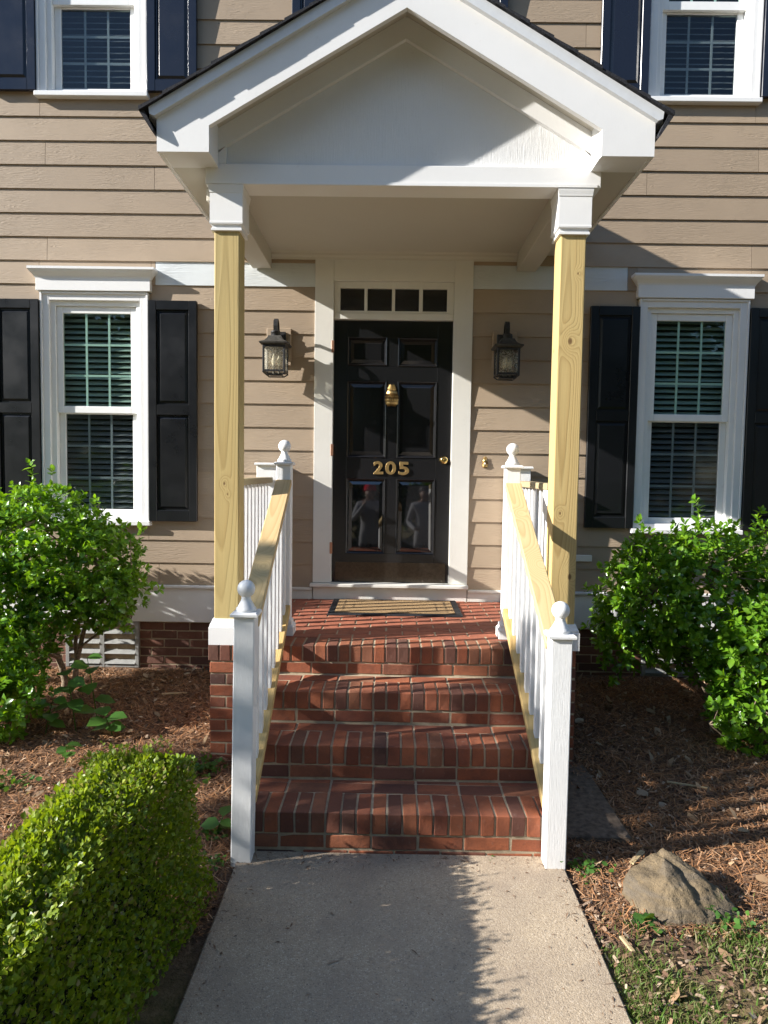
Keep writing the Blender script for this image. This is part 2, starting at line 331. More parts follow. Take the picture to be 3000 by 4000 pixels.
def m_coir():
    mt, nt, b = newmat('coir_mat'); v = mapping(nt); n1 = noise(nt, v, 260, 4, .8); n2 = noise(nt, v, 9, 4, .6)
    sx = N(nt, 'SeparateXYZ'); tc = N(nt, 'TexCoord'); L(nt, tc.outputs['Object'], sx.inputs[0])
    ax = val(nt, 'ABSOLUTE', sx.outputs[0]); ay = val(nt, 'ABSOLUTE', sx.outputs[1])
    def line(a, p, w): return val(nt, 'LESS_THAN', val(nt, 'ABSOLUTE', val(nt, 'SUBTRACT', a, p)), w)
    fr = val(nt, 'MAXIMUM', val(nt, 'MULTIPLY', line(ax, .37, .009), val(nt, 'LESS_THAN', ay, .2)), val(nt, 'MULTIPLY', line(ay, .2, .009), val(nt, 'LESS_THAN', ax, .37)))
    fr2 = val(nt, 'MULTIPLY', line(ax, .30, .007), val(nt, 'LESS_THAN', ay, .15))
    fr = val(nt, 'MAXIMUM', fr, fr2)
    fade = ramp(nt, n2, [(.4, g(.0)), (.6, g(.75))])
    c = ramp(nt, n1, [(.3, (.20,.125,.06)), (.6, (.40,.27,.145)), (.8, (.50,.36,.21))])
    c = mix(nt, val(nt, 'MULTIPLY', fr, fade), c, (.03,.028,.026))
    L(nt, c, b.inputs['Base Color']); b.inputs['Roughness'].default_value = .95; b.inputs['Specular IOR Level'].default_value = .1
    bump(nt, b, n1, .9, .006); return mt
M['coir'] = m_coir()
M['rubber'] = m_plain('black_rubber', (.028,.03,.034), .5, 0, .4, .3, 60, .2)
M['plank'] = m_pine('scrap_plank', 'X', [], (.50,.38,.22), (.34,.24,.12), (.05,.1), .1)
M['slab'] = m_plain('dark_concrete_slab', (.17,.125,.09), .9, 0, .2, .3, 30, .4)
M['skin'] = m_plain('skin', (.20,.11,.07), .5, 0, .4, .05, 30, 0)
M['sweat'] = m_plain('grey_sweatshirt', (.30,.30,.31), .9, 0, .1, .06, 30, .2)
M['trouser'] = m_plain('dark_trousers', (.07,.065,.065), .9, 0, .1, .1, 20, .2)
M['red'] = m_plain('red_knit', (.50,.012,.03), .9, 0, .1, .1, 90, .3)
M['hair'] = m_plain('dark_hair', (.012,.010,.009), .6, 0, .3, .2, 90, .3)
M['phone'] = m_plain('black_phone_shell', (.012,.012,.014), .25, 0, .5, .05, 20, 0)

# ------------------------------------------------------------------ mesh helpers
def tag(o, label=None, cat=None, group=None, kind=None):
    if label: o['label'] = label
    if cat: o['category'] = cat
    if group: o['group'] = group
    if kind: o['kind'] = kind
    return o
def thing(name, loc, label, cat, group=None):
    o = bpy.data.objects.new(name, None); COL.objects.link(o); o.location = loc; o.empty_display_size = .1
    return tag(o, label, cat, group)
def wloc(o):
    v = Vector((0,0,0))
    while o is not None: v += o.location; o = o.parent
    return v
def link(name, me, mat, parent=None, loc=None, rot=None):
    o = bpy.data.objects.new(name, me); COL.objects.link(o)
    if mat is not None and not me.materials: me.materials.append(mat)
    if parent is not None: o.parent = parent
    if loc is not None: o.location = loc
    if rot is not None: o.rotation_euler = rot
    return o
class MB:
    def __init__(s): s.v = []; s.f = []; s.sm = []
    def add(s, vs, fs, smooth=False):
        n = len(s.v); s.v += [tuple(v) for v in vs]; s.f += [tuple(i+n for i in f) for f in fs]; s.sm += [smooth]*len(fs); return s
    def box(s, x0, x1, y0, y1, z0, z1):
        return s.add([(x0,y0,z0),(x1,y0,z0),(x1,y1,z0),(x0,y1,z0),(x0,y0,z1),(x1,y0,z1),(x1,y1,z1),(x0,y1,z1)],
                     [(0,3,2,1),(4,5,6,7),(0,1,5,4),(1,2,6,5),(2,3,7,6),(3,0,4,7)])
    def prism(s, poly, axis, a, b):
        # poly in the two other axes (order x,y,z minus axis), extruded from a to b
        def P(p, t):
            return {'x': (t, p[0], p[1]), 'y': (p[0], t, p[1]), 'z': (p[0], p[1], t)}[axis]
        n = len(poly); vs = [P(p, a) for p in poly]+[P(p, b) for p in poly]
        fs = [tuple(range(n-1, -1, -1)), tuple(range(n, 2*n))]+[(i, (i+1) % n, n+(i+1) % n, n+i) for i in range(n)]
        return s.add(vs, fs)
    def frustum(s, r0, z0, r1, z1):   # r = (x0,x1,y0,y1)
        vs = [(r0[0],r0[2],z0),(r0[1],r0[2],z0),(r0[1],r0[3],z0),(r0[0],r0[3],z0),(r1[0],r1[2],z1),(r1[1],r1[2],z1),(r1[1],r1[3],z1),(r1[0],r1[3],z1)]
        return s.add(vs, [(0,3,2,1),(4,5,6,7),(0,1,5,4),(1,2,6,5),(2,3,7,6),(3,0,4,7)])
    def rings(s, prof, cx, cy, sq=True):     # square mouldings: prof [(half,z)...]
        vs = []; fs = []
        for h, z in prof: vs += [(cx-h,cy-h,z),(cx+h,cy-h,z),(cx+h,cy+h,z),(cx-h,cy+h,z)]
        n = len(prof)
        for i in range(n-1):
            for j in range(4): fs.append((4*i+j, 4*i+(j+1) % 4, 4*i+4+(j+1) % 4, 4*i+4+j))
        fs += [(3,2,1,0), tuple(4*(n-1)+j for j in range(4))]
        return s.add(vs, fs)
    def lathe(s, prof, c, axis='z', n=20, smooth=True):
        vs = []; fs = []
        for r, t in prof:
            for i in range(n):
                a = 2*PI*i/n; p, q = r*math.cos(a), r*math.sin(a)
                vs.append({'z': (c[0]+p, c[1]+q, c[2]+t), 'y': (c[0]+p, c[1]+t, c[2]-q), 'x': (c[0]+t, c[1]+p, c[2]+q)}[axis])
        k = len(prof)
        for i in range(k-1):
            for j in range(n): fs.append((i*n+j, i*n+(j+1) % n, (i+1)*n+(j+1) % n, (i+1)*n+j))
        s.add(vs, fs, smooth)
        s.add([vs[j] for j in range(n)], [tuple(range(n-1, -1, -1))]); s.add([vs[(k-1)*n+j] for j in range(n)], [tuple(range(n))])
        return s
    def tube(s, path, rad, n=8, smooth=True):
        P = [Vector(p) for p in path]; vs = []; fs = []
        if isinstance(rad, (int, float)): rad = [rad]*len(P)
        for i, p in enumerate(P):
            d = (P[min(i+1, len(P)-1)]-P[max(i-1, 0)]).normalized()
            a = d.cross(Vector((.3,.2,1)) if abs(d.z) < .9 else Vector((1,.1,0))).normalized(); b = d.cross(a)
            for j in range(n):
                t = 2*PI*j/n; vs.append(p+rad[i]*(math.cos(t)*a+math.sin(t)*b))
        for i in range(len(P)-1):
            for j in range(n): fs.append((i*n+j, i*n+(j+1) % n, (i+1)*n+(j+1) % n, (i+1)*n+j))
        s.add(vs, fs, smooth); m_ = len(P)-1
        s.add([vs[j] for j in range(n)], [tuple(range(n))]); s.add([vs[m_*n+j] for j in range(n)], [tuple(range(n-1, -1, -1))])
        return s
    def mesh(s, name, off=(0,0,0), bevel=0., seg=1, fixn=True):
        me = bpy.data.meshes.new(name)
        me.from_pydata([(x-off[0], y-off[1], z-off[2]) for x, y, z in s.v], [], s.f)
        for p, sm in zip(me.polygons, s.sm): p.use_smooth = sm
        bm = bmesh.new(); bm.from_mesh(me)
        if bevel:
            bmesh.ops.bevel(bm, geom=list(bm.edges), offset=bevel, segments=seg, affect='EDGES', clamp_overlap=True, profile=.5)
        if fixn: bmesh.ops.recalc_face_normals(bm, faces=list(bm.faces))
        bm.to_mesh(me); bm.free()
        me.update(); return me
    def build(s, name, mat, parent=None, bevel=0., seg=1, origin=None):
        """vertices are in world space; origin moves the part's own origin there (world)."""
        base = wloc(parent) if parent is not None else Vector((0,0,0))
        if origin is None: origin = base
        origin = Vector(origin)
        me = s.mesh(name, origin, bevel, seg)
        return link(name, me, mat, parent, origin-base)
def bar(bm_, p, q, wx, wt):
    """square bar from p to q (in a y-z plane), wx wide in x and wt thick across."""
    p, q = Vector(p), Vector(q); d = (q-p).normalized(); nrm = Vector((0, -d.z, d.y))
    a = Vector((wx/2, 0, 0)); b_ = nrm*wt/2
    vs = [p-a-b_, p+a-b_, p+a+b_, p-a+b_, q-a-b_, q+a-b_, q+a+b_, q-a+b_]
    bm_.add(vs, [(0,3,2,1),(4,5,6,7),(0,1,5,4),(1,2,6,5),(2,3,7,6),(3,0,4,7)])
    return bm_

# ------------------------------------------------------------------ foliage helpers (numpy)
def np_mesh(name, V, Fq, smooth=False):
    me = bpy.data.meshes.new(name); V = np.asarray(V, np.float32); Fq = np.asarray(Fq, np.int32)
    me.vertices.add(len(V)); me.vertices.foreach_set('co', V.ravel())
    k = Fq.shape[1]; me.loops.add(Fq.size); me.loops.foreach_set('vertex_index', Fq.ravel())
    me.polygons.add(len(Fq)); me.polygons.foreach_set('loop_start', np.arange(0, Fq.size, k, dtype=np.int32))
    me.polygons.foreach_set('loop_total', np.full(len(Fq), k, np.int32))
    if smooth: me.polygons.foreach_set('use_smooth', np.ones(len(Fq), bool))
    me.update(calc_edges=True); return me
# folded pointed leaf: local (u along, v across, w up)
LEAF_V = np.array([(0,0,0),(.28,.36,.10),(.28,-.36,.10),(.66,.36,.06),(.66,-.36,.06),(1,0,-.10),(.35,0,0),(.68,0,-.02)])
LEAF_F = np.array([(0,6,1),(0,2,6),(6,7,3),(6,3,1),(6,2,4),(6,4,7),(7,5,3),(7,4,5)])
LEAF4_V = np.array([(0,0,0),(.5,.33,.10),(.5,-.33,.10),(1,0,-.05)])
LEAF4_F = np.array([(0,3,1),(0,2,3)])
def leaves_mesh(name, pos, dirs, nrm, size, width=1., simple=False):
    lv, lf = (LEAF4_V, LEAF4_F) if simple else (LEAF_V, LEAF_F)
    n = len(pos); d = dirs/np.linalg.norm(dirs, axis=1, keepdims=True)
    s = np.cross(nrm, d); s /= np.linalg.norm(s, axis=1, keepdims=True)+1e-9; u = np.cross(d, s)
    V = pos[:,None,:]+size[:,None,None]*(lv[None,:,0,None]*d[:,None,:]+width*lv[None,:,1,None]*s[:,None,:]+lv[None,:,2,None]*u[:,None,:])
    Fq = (lf[None]+(np.arange(n)*len(lv))[:,None,None]).reshape(-1, 3)
    return np_mesh(name, V.reshape(-1, 3), Fq)
def unit(rs, n):
    v = rs.normal(size=(n,3)); return v/np.linalg.norm(v, axis=1, keepdims=True)
def sample_shell(rs, ells, n, depth=.35):
    """points in the outer part of a union of ellipsoids, plus outward directions."""
    ells = np.array(ells, float); vol = ells[:,3]*ells[:,4]*ells[:,5]
    area = vol**(2/3.); pr = area/area.sum(); P = []; O = []; tot = 0
    while tot < n:
        k = rs.choice(len(ells), 2*n, p=pr); d = unit(rs, 2*n); r = 1-depth*rs.random(2*n)**1.3
        p = ells[k,:3]+d*ells[k,3:6]*r[:,None]
        q = ((p[:,None,:]-ells[None,:,:3])/ells[None,:,3:6]); ins = ((q**2).sum(2) < (1-depth)**2).any(1)
        o = d/ells[k,3:6]; o /= np.linalg.norm(o, axis=1, keepdims=True)
        P.append(p[~ins]); O.append(o[~ins]); tot += (~ins).sum()
    return np.concatenate(P)[:n], np.concatenate(O)[:n]
PANEL_TILT = -1.5
# ------------------------------------------------------------------ the setting
GZ = -.69
def ground_z(x, y):
    t = min(max((y+2.2)/2.2, 0), 1)
    h = GZ+.115*t*t*(3-2*t)
    h += .012*math.sin(3.1*x+1.3)*math.sin(2.7*y)+.006*math.sin(9*x+2*y)*math.cos(8*y-x)
    if -.72 < x < .84 and y < -2.35: h = min(h, GZ-.004)
    return h
def axis_pts(lo, hi, step, far):
    c = list(np.arange(lo, hi+1e-6, step)); s_ = step; a, b = lo, hi; pre = []; post = []
    while b < far:
        s_ *= 1.35; a -= s_; b += s_; pre.append(a); post.append(b)
    return pre[::-1]+c+post
xs = axis_pts(-4, 4, .08, 300); ys = axis_pts(-6, .4, .08, 300)
V = [(x, y, ground_z(x, y)) for y in ys for x in xs]; nx = len(xs)
Fq = [(j*nx+i, j*nx+i+1, (j+1)*nx+i+1, (j+1)*nx+i) for j in range(len(ys)-1) for i in range(nx-1)]
gme = np_mesh('ground', V, Fq, True)
tag(link('ground', gme, M['ground']), kind='structure')
wx0, wx1 = -.64, .765
bmw = MB()
for (a, b) in ((-4.6, -2.43), (-7.6, -4.605), (-10.6, -7.605)):
    bmw.box(wx0, wx1, a, b, GZ-.08, -.675)
wk = bmw.build('walkway', M['concrete'], None, .006, 1, origin=(wx0, -2.43, -.675))
tag(wk, kind='structure')

# ------------------------------------------------------------------ house
house = thing('house', (0, .1, -.6), 'tan clapboard house front with black shutters and white trimmed windows', 'house')
HB = wloc(house)
Z0, EXP = .0863, .1778
WINS = []   # (x0,x1,z0,z1) openings in the siding (outer edge of the trim)
CL, CR = -2.291, 2.278
for c in (CL, CR): WINS += [(c-.405, c+.405, .56, 2.34), (c-.43, c+.43, 2.33, 2.45), (c-.405, c+.405, 3.775, 5.2)]
WINS += [(.0-.405+.02, .405+.02, 3.775, 5.2), (-.60, .60, .0, 2.62)]
JOINTS = {18: [-2.66, 2.72], 17: [-1.83, 1.89], 14: [-2.655, 2.70], 0: [-1.81], 19: [3.1], 21: [-1.2, 2.2], 23: [-1.5, 1.4]}
def board_piece(x0, x1, zb, zt, zk, name='siding_board', mat=None):
    y = lambda z: -.0178+(z-zk)*(.0106/EXP)
    b = MB(); b.prism([(y(zb), zb), (y(zt), zt), (.002, zt), (.002, zb)], 'x', x0, x1)
    return b.build(name, mat or M['siding'], house, origin=((x0+x1)/2, 0, zb))
for k in range(28):
    zb = Z0+k*EXP; zt = zb+EXP+.004
    segs = [(-5.5, 5.5)]
    cuts = sorted({-5.5, 5.5}|set(JOINTS.get(k, []))|({-1.827, 1.772} if k == 13 else set()))
    bounds = list(zip(cuts[:-1], cuts[1:]))
    for (a, b) in bounds:
        edges = sorted({a, b}|{e for w in WINS for e in (w[0], w[1]) if a < e < b and w[3] > zb and w[2] < zt})
        run = []
        for e0, e1 in zip(edges[:-1], edges[1:]):
            mid = (e0+e1)/2; blk = [w for w in WINS if w[0] < mid < w[1] and w[3] > zb and w[2] < zt]
            zs = [(zb, zt)]
            for w in blk:
                nz_ = []
                for (p, q) in zs:
                    if w[3] <= p or w[2] >= q: nz_.append((p, q)); continue
                    if w[2] > p+.003: nz_.append((p, w[2]))
                    if w[3] < q-.008: nz_.append((w[3], q))
                zs = nz_
            for z in zs:
                if run and run[-1][1] == e0 and run[-1][2:] == z: run[-1] = (run[-1][0], e1, z[0], z[1])
                else: run.append((e0, e1, z[0], z[1]))
        for (e0, e1, p, q) in run:
            pr = (k == 13 and e0 >= -1.83 and e1 <= 1.78)
            board_piece(e0+.0015, e1-.0015, p, q, zb, 'primed_board' if pr else 'siding_board', M['primed'] if pr else None)
# sheathing behind the boards with the openings left free
sh = MB(); xsx = sorted({-5.5, 5.5}|{e for w in WINS for e in w[:2]}); zsz = sorted({-.2, 5.1}|{min(e, 5.1) for w in WINS for e in w[2:]})
for a, b in zip(xsx[:-1], xsx[1:]):
    z_run = None
    for p, q in zip(zsz[:-1], zsz[1:]):
        mx_, mz_ = (a+b)/2, (p+q)/2
        if not any(w[0] < mx_ < w[1] and w[2] < mz_ < w[3] for w in WINS): sh.box(a, b, .003, .12, p, q)
sh.build('wall', M['siding'], house)
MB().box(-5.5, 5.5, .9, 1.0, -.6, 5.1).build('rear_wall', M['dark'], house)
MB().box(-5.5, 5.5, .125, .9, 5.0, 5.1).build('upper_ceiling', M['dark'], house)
# band board, drip cap and foundation
for (a, b, lab) in ((-5.5, -1.05, 0), (1.1, 5.5, 0)):
    MB().box(a, b, -.028, .1, -.204, .066).build('band_board', M['white'], house, .003)
    MB().box(a, b, -.052, .1, .068, .088).build('drip_cap', M['white'], house, .003)
MB().box(-1.045, -.606, -.028, .1, -.05, .066).build('band_board', M['cream'], house, .003)
MB().box(.606, 1.095, -.028, .1, -.05, .066).build('band_board', M['cream'], house, .003)
MB().box(-1.045, -.606, -.046, .1, .068, .088).build('drip_cap', M['cream'], house, .003)
MB().box(.606, 1.095, -.046, .1, .068, .088).build('drip_cap', M['cream'], house, .003)
MB().box(-5.5, 5.5, .0045, .11, -1.0, -.206).build('foundation_mortar', M['mortar'], house)
# brick helper: shared meshes
BRK = {}
def brick_mesh(sx, sy, sz, var):
    key = (round(sx, 4), round(sy, 4), round(sz, 4), var)
    if key in BRK: return BRK[key]
    b = MB().box(-sx/2, sx/2, -sy/2, sy/2, -sz/2, sz/2); r_ = random.Random(str(key))
    b.v = [tuple(c+r_.uniform(-.0018, .0018) for c in v) for v in b.v]
    BRK[key] = b.mesh('brick', bevel=.0032); return BRK[key]
def brick(parent, x0, x1, y0, y1, z0, z1, mat, jig=.0015):
    me = brick_mesh(x1-x0, y1-y0, z1-z0, rnd.randrange(3))
    key = me.name+mat.name
    if not me.materials: me.materials.append(mat)
    elif me.materials[0] != mat:
        if key not in BRK: BRK[key] = me.copy(); BRK[key].materials.clear(); BRK[key].materials.append(mat)
        me = BRK[key]
    c = Vector(((x0+x1)/2, (y0+y1)/2+rnd.uniform(-jig, jig)*1.6, (z0+z1)/2+rnd.uniform(-jig, jig)))-wloc(parent)
    return link('brick', me, None, parent, c, (rnd.uniform(-.006, .006), rnd.uniform(-.006, .006), rnd.uniform(-.006, .006)))
BM, JT, CRS = .2032, .0095, .0677
BL, BW, BH = BM-JT, .0921, CRS-JT
VENTS = [(-2.549, -1.971), (1.985, 2.56)]
for side in (-1, 1):
    xa, xb = (-3.6, -1.04) if side < 0 else (1.09, 3.6)
    for r in range(6):
        z1 = -.207-JT-r*CRS; z0 = z1-BH; x = xa-(.1 if r % 2 else 0)
        while x < xb:
            p, q = max(x, xa), min(x+BL, xb)
            if q-p > .03:
                ok = True
                for (va, vb) in VENTS:
                    if p < vb and q > va and z1 > -.56:
                        if p < va-.035: brick(house, p, va-.006, 0, .09, z0, z1, M['wallbrick'])
                        if q > vb+.035: brick(house, vb+.006, q, 0, .09, z0, z1, M['wallbrick'])
                        ok = False
                if ok: brick(house, p, q, 0, .09, z0, z1, M['wallbrick'])
            x += BM
for (va, vb) in VENTS:
    fr = MB(); cx = (va+vb)/2
    for (a, b) in ((va, va+.028), (cx-.018, cx+.018), (vb-.028, vb)): fr.box(a, b, -.02, .06, -.575, -.208)
    fr.box(va+.028, cx-.018, -.018, .06, -.235, -.21); fr.box(cx+.018, vb-.028, -.018, .06, -.235, -.21)
    fr.box(va+.028, cx-.018, -.018, .06, -.575, -.556); fr.box(cx+.018, vb-.028, -.018, .06, -.575, -.556)
    fr.box(va+.028, vb-.028, .055, .06, -.57, -.212)
    v = fr.build('vent', M['vent'], house, .002)
    for (a, b) in ((va+.03, cx-.02), (cx+.02, vb-.03)):
        for i in range(4):
            zc = -.275-i*.08
            MB().prism([(-.028, zc-.03), (-.022, zc-.033), (.042, zc+.028), (.036, zc+.034)], 'x', a, b).build('slat', M['vent'], v)

def shutter(x0, x1, z0, z1, zsplit, mat, name='shutter'):
    st = .062; y0, y1 = -.056, -.022
    b = MB(); b.box(x0, x0+st, y0, y1, z0, z1); b.box(x1-st, x1, y0, y1, z0, z1)
    rails = [(z0, z0+.085)]
    zz = [(z0+.085, None)]
    if zsplit: rails += [(zsplit-.04, zsplit+.04)]; fields = [(z0+.085, zsplit-.04), (zsplit+.04, z1-.07)]
    else: fields = [(z0+.085, z1-.07)]
    rails.append((z1-.07, z1))
    for p, q in rails: b.box(x0+st+.0005, x1-st-.0005, y0+.001, y1-.001, p, q)
    b.box(x0+.01, x1-.01, y1+.0005, -.006, z0+.1, z0+.16); b.box(x0+.01, x1-.01, y1+.0005, -.006, z1-.2, z1-.14)
    o = b.build(name, mat, house, .003)
    for p, q in fields:
        pn = MB(); xa, xb = x0+st+.001, x1-st-.001; e = .03
        pn.add([(xa,y0+.019,p),(xb,y0+.019,p),(xb,y0+.019,q),(xa,y0+.019,q),(xa+.012,y0+.019,p+.012),(xb-.012,y0+.019,p+.012),(xb-.012,y0+.019,q-.012),(xa+.012,y0+.019,q-.012),
                (xa+e,y0+.009,p+e),(xb-e,y0+.009,p+e),(xb-e,y0+.009,q-e),(xa+e,y0+.009,q-e)],
               [(0,1,5,4),(1,2,6,5),(2,3,7,6),(3,0,4,7),(4,5,9,8),(5,6,10,9),(6,7,11,10),(7,4,8,11),(8,9,10,11)])
        pn.build('panel', mat, o)
    return o
def window(cx, z_sill, z_top, meet, gt, gb, header=True, slat0=.0, lower_only=False):
    """double-hung window: trim box, jamb, two sashes with grilles, glass, blinds, dark room."""
    b = MB(); ho, hi = .415, .350
    b.box(cx-ho, cx-hi, -.030, .02, z_sill, z_top); b.box(cx+hi, cx+ho, -.030, .02, z_sill, z_top); b.box(cx-hi, cx+hi, -.0295, .02, z_top-.062, z_top)
    b.box(cx-ho-.0, cx-ho+.016, -.042, -.0305, z_sill, z_top); b.box(cx+ho-.016, cx+ho, -.042, -.0305, z_sill, z_top)   # back band
    b.box(cx-ho+.017, cx+ho-.017, -.042, -.0305, z_top-.016, z_top)
    w = b.build('window', M['white'], house, .002)
    j = MB(); it = z_top-.062
    j.box(cx-hi, cx-.312, -.004, .075, z_sill, it); j.box(cx+.312, cx+hi, -.004, .075, z_sill, it); j.box(cx-.312, cx+.312, -.004, .075, it-.038, it)
    j.box(cx-.312, cx+.312, -.004, .075, z_sill, z_sill+.036)
    j.build('frame', M['vinyl'], w, .002)
    s = MB(); s.box(cx-ho-.012, cx+ho+.012, -.064, .02, z_sill-.037, z_sill-.001); s.build('sill', M['white'], w, .004)
    if header:
        h = MB(); h.box(cx-.437, cx+.437, -.056, .004, z_top+.004, z_top+.10); h.build('header_board', M['white'], w, .002)
        cr = MB(); prof = [(.440,.056,.0),(.446,.060,.012),(.452,.068,.022),(.466,.086,.040),(.474,.094,.052),(.480,.100,.060),(.480,.100,.078)]
        vs = []; fs = []
        for (hx, dy, dz) in prof: vs += [(cx-hx,-dy,z_top+.096+dz),(cx+hx,-dy,z_top+.096+dz),(cx+hx,.004,z_top+.096+dz),(cx-hx,.004,z_top+.096+dz)]
        for i in range(len(prof)-1):
            for q in range(4): fs.append((4*i+q, 4*i+(q+1) % 4, 4*i+4+(q+1) % 4, 4*i+4+q))
        n = 4*(len(prof)-1); fs += [(3,2,1,0), (n,n+1,n+2,n+3)]
        cr.add(vs, fs); cr.build('crown_moulding', M['white'], w)
    gw = .263
    def sash(y, za, zb_, ga, gb_, grille_y, mat, rows):
        f = MB(); f.box(cx-.311, cx-gw, y, y+.028, za, zb_); f.box(cx+gw, cx+.311, y, y+.028, za, zb_)
        f.box(cx-gw, cx+gw, y+.0005, y+.0275, za, ga); f.box(cx-gw, cx+gw, y+.0005, y+.0275, gb_, zb_)
        f.build('sash', M['vinyl'], w, .003)
        MB().box(cx-gw, cx+gw, y+.011, y+.014, ga, gb_).build('pane', mat, w)
        hgt = gb_-ga
        for t in (-1, 1): MB().box(cx+t*.088-.008, cx+t*.088+.008, y+.019, y+.024, ga, gb_).build('grille_bar', M['muntin'], w)
        for i in range(1, rows): MB().box(cx-gw, cx+gw, y+.0185, y+.0235, ga+hgt*i/rows-.008, ga+hgt*i/rows+.008).build('grille_bar', M['muntin'], w)
    if not lower_only:
        sash(.012, meet[0]+.004, it-.039, gt[0], gt[1], 0, M['glass'], 3)
        sash(.042, z_sill+.037, meet[1], gb[0], gb[1], 0, M['screen'], 3)
    zlo, zhi = z_sill+.04, it-.04
    z = zlo+.02; i = 0
    while z < zhi:
        b_ = MB(); t = .029; b_.add([(cx-.30,.088,z-t*.55),(cx+.30,.088,z-t*.55),(cx+.30,.108,z+.004),(cx-.30,.108,z+.004),(cx+.30,.126,z+t*.55),(cx-.30,.126,z+t*.55)], [(0,1,2,3),(3,2,4,5)])
        b_.build('blind_slat', M['blind'], w); z += .044; i += 1
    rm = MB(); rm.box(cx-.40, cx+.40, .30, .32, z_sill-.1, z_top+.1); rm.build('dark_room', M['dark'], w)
    return w
lab = {CL: 'left', CR: 'right'}
for c in (CL, CR):
    window(c, .59, 2.335, (1.415, 1.468), (1.472, 2.182), (.672, 1.412))
    window(c, 3.806, 5.08, (4.462, 4.51), (4.53, 4.95), (3.874, 4.458), False)
window(.02, 3.806, 5.08, (4.462, 4.51), (4.53, 4.95), (3.874, 4.458), False)
for (a, b) in ((-3.082, -2.710), (-1.872, -1.500), (1.492, 1.864), (2.697, 3.068)):
    shutter(a, b, .590, 2.273, 1.448, M['shutter'])
for (a, b) in ((-3.082, -2.708), (-1.872, -1.500), (1.505, 1.862), (2.70, 3.07), (-.79, -.42), (.44, .81)):
    shutter(a, b, 3.812, 5.05, None, M['shutter_sky'])

# entrance: casing, transom and door
cs = MB(); cs.box(-.602, -.459, -.026, .05, .128, 2.62); cs.box(.459, .602, -.026, .05, .128, 2.62); cs.box(-.4585, .4585, -.0255, .05, 2.446, 2.62)
ca = cs.build('door_casing', M['cream'], house, .002)
MB().box(-.458, .458, -.012, .045, 2.160, 2.208).build('head_jamb', M['cream'], ca, .003)
MB().box(-.62, .606, -.075, .06, .099, .126).build('threshold', M['cream'], ca, .004)
MB().box(-.60, .60, -.030, .06, -.03, .097).build('riser_board', M['cream'], ca, .002)
tr = MB(); pz0, pz1 = 2.226, 2.396
for (a, b) in ((-.458, -.411), (-.227, -.203), (-.016, .008), (.192, .220), (.407, .458)): tr.box(a, b, -.004, .035, 2.2095, 2.445)
for (a, b) in ((-.411, -.227), (-.203, -.016), (.008, .192), (.220, .407)):
    tr.box(a, b, -.003, .034, 2.2095, pz0); tr.box(a, b, -.003, .034, pz1, 2.445)
trn = tr.build('transom', M['cream'], house, .002)
for (a, b) in ((-.411, -.227), (-.203, -.016), (.008, .192), (.220, .407)):
    MB().box(a, b, .018, .022, pz0, pz1).build('pane', M['screen'], trn)
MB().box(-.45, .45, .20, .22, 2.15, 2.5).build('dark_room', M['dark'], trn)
DY = .028
dz0, dz1 = .127, 2.158
PAN = [(-.353, -.045, 1.815, 2.035, 0), (.034, .342, 1.811, 2.030, 0), (-.353, -.047, 1.106, 1.698, 0), (.038, .342, 1.106, 1.698, 0), (-.350, -.045, .354, .944, 1), (.040, .345, .354, .944, 1)]
d = MB()
xc = [-.456, -.353, -.046, .037, .343, .456]; zc = [dz0, .354, .944, 1.106, 1.698, 1.813, 2.033, dz1]
for (a, b) in ((xc[0], xc[1]), (xc[4], xc[5])): d.box(a, b, DY, DY+.045, dz0, dz1)
for (p, q) in ((zc[0], zc[1]), (zc[2], zc[3]), (zc[4], zc[5]), (zc[6], zc[7])): d.box(xc[1]+.0004, xc[4]-.0004, DY+.0004, DY+.0446, p, q)
for (p, q) in ((zc[1], zc[2]), (zc[3], zc[4]), (zc[5], zc[6])): d.box(xc[2], xc[3], DY+.0006, DY+.044, p+.0004, q-.0004)
door = d.build('door', M['door'], house, .0012)
for i, (a, b, p, q, low) in enumerate(PAN):
    a, b = (xc[1], xc[2]) if a < 0 else (xc[3], xc[4])
    mo = MB(); w_ = .019
    def strip(pa, pb, pc, pd): mo.add([pa, pb, pc, pd], [(0,1,2,3)])
    yo, yi, ym = DY-.004, DY+.016, DY-.004
    ring = [(0, DY+.001), (.004, DY-.005), (.009, DY-.003), (.014, DY+.006), (.021, DY+.016), (.021, DY+.03)]
    vs = []; fs = []
    for (e, y) in ring: vs += [(a+e, y, p+e), (b-e, y, p+e), (b-e, y, q-e), (a+e, y, q-e)]
    for k in range(len(ring)-1):
        for j_ in range(4): fs.append((4*k+j_, 4*k+(j_+1) % 4, 4*k+4+(j_+1) % 4, 4*k+4+j_))
    mo.add(vs, fs); mo.build('panel_moulding', M['door'], door)
    pa = MB(); e = .018; cxp, czp = (a+b)/2, (p+q)/2
    hx, hz = (b-a)/2-e, (q-p)/2-e
    yb = DY+.020; f_ = .03
    pa.add([(-hx,0,-hz),(hx,0,-hz),(hx,0,hz),(-hx,0,hz),(-hx+f_,-.006,-hz+f_),(hx-f_,-.006,-hz+f_),(hx-f_,-.006,hz-f_),(-hx+f_,-.006,hz-f_)],
           [(0,1,5,4),(1,2,6,5),(2,3,7,6),(3,0,4,7),(4,5,6,7)])
    me = pa.mesh('panel')
    link('panel', me, M['panel'] if low else M['panel_hi'], door, Vector((cxp, yb, czp))-wloc(door), (math.radians(PANEL_TILT if low else 0), 0, 0))
kp = MB().box(-.430, .432, DY-.003, DY+.001, .131, .285)
for x in (-.40, -.25, -.08, .09, .26, .41):
    for z in (.143, .273): kp.lathe([(.0052, 0), (.0045, -.0022), (.002, -.003)], (x, DY-.003, z), 'y', 8)
kp.build('kick_plate', M['kick'], door)
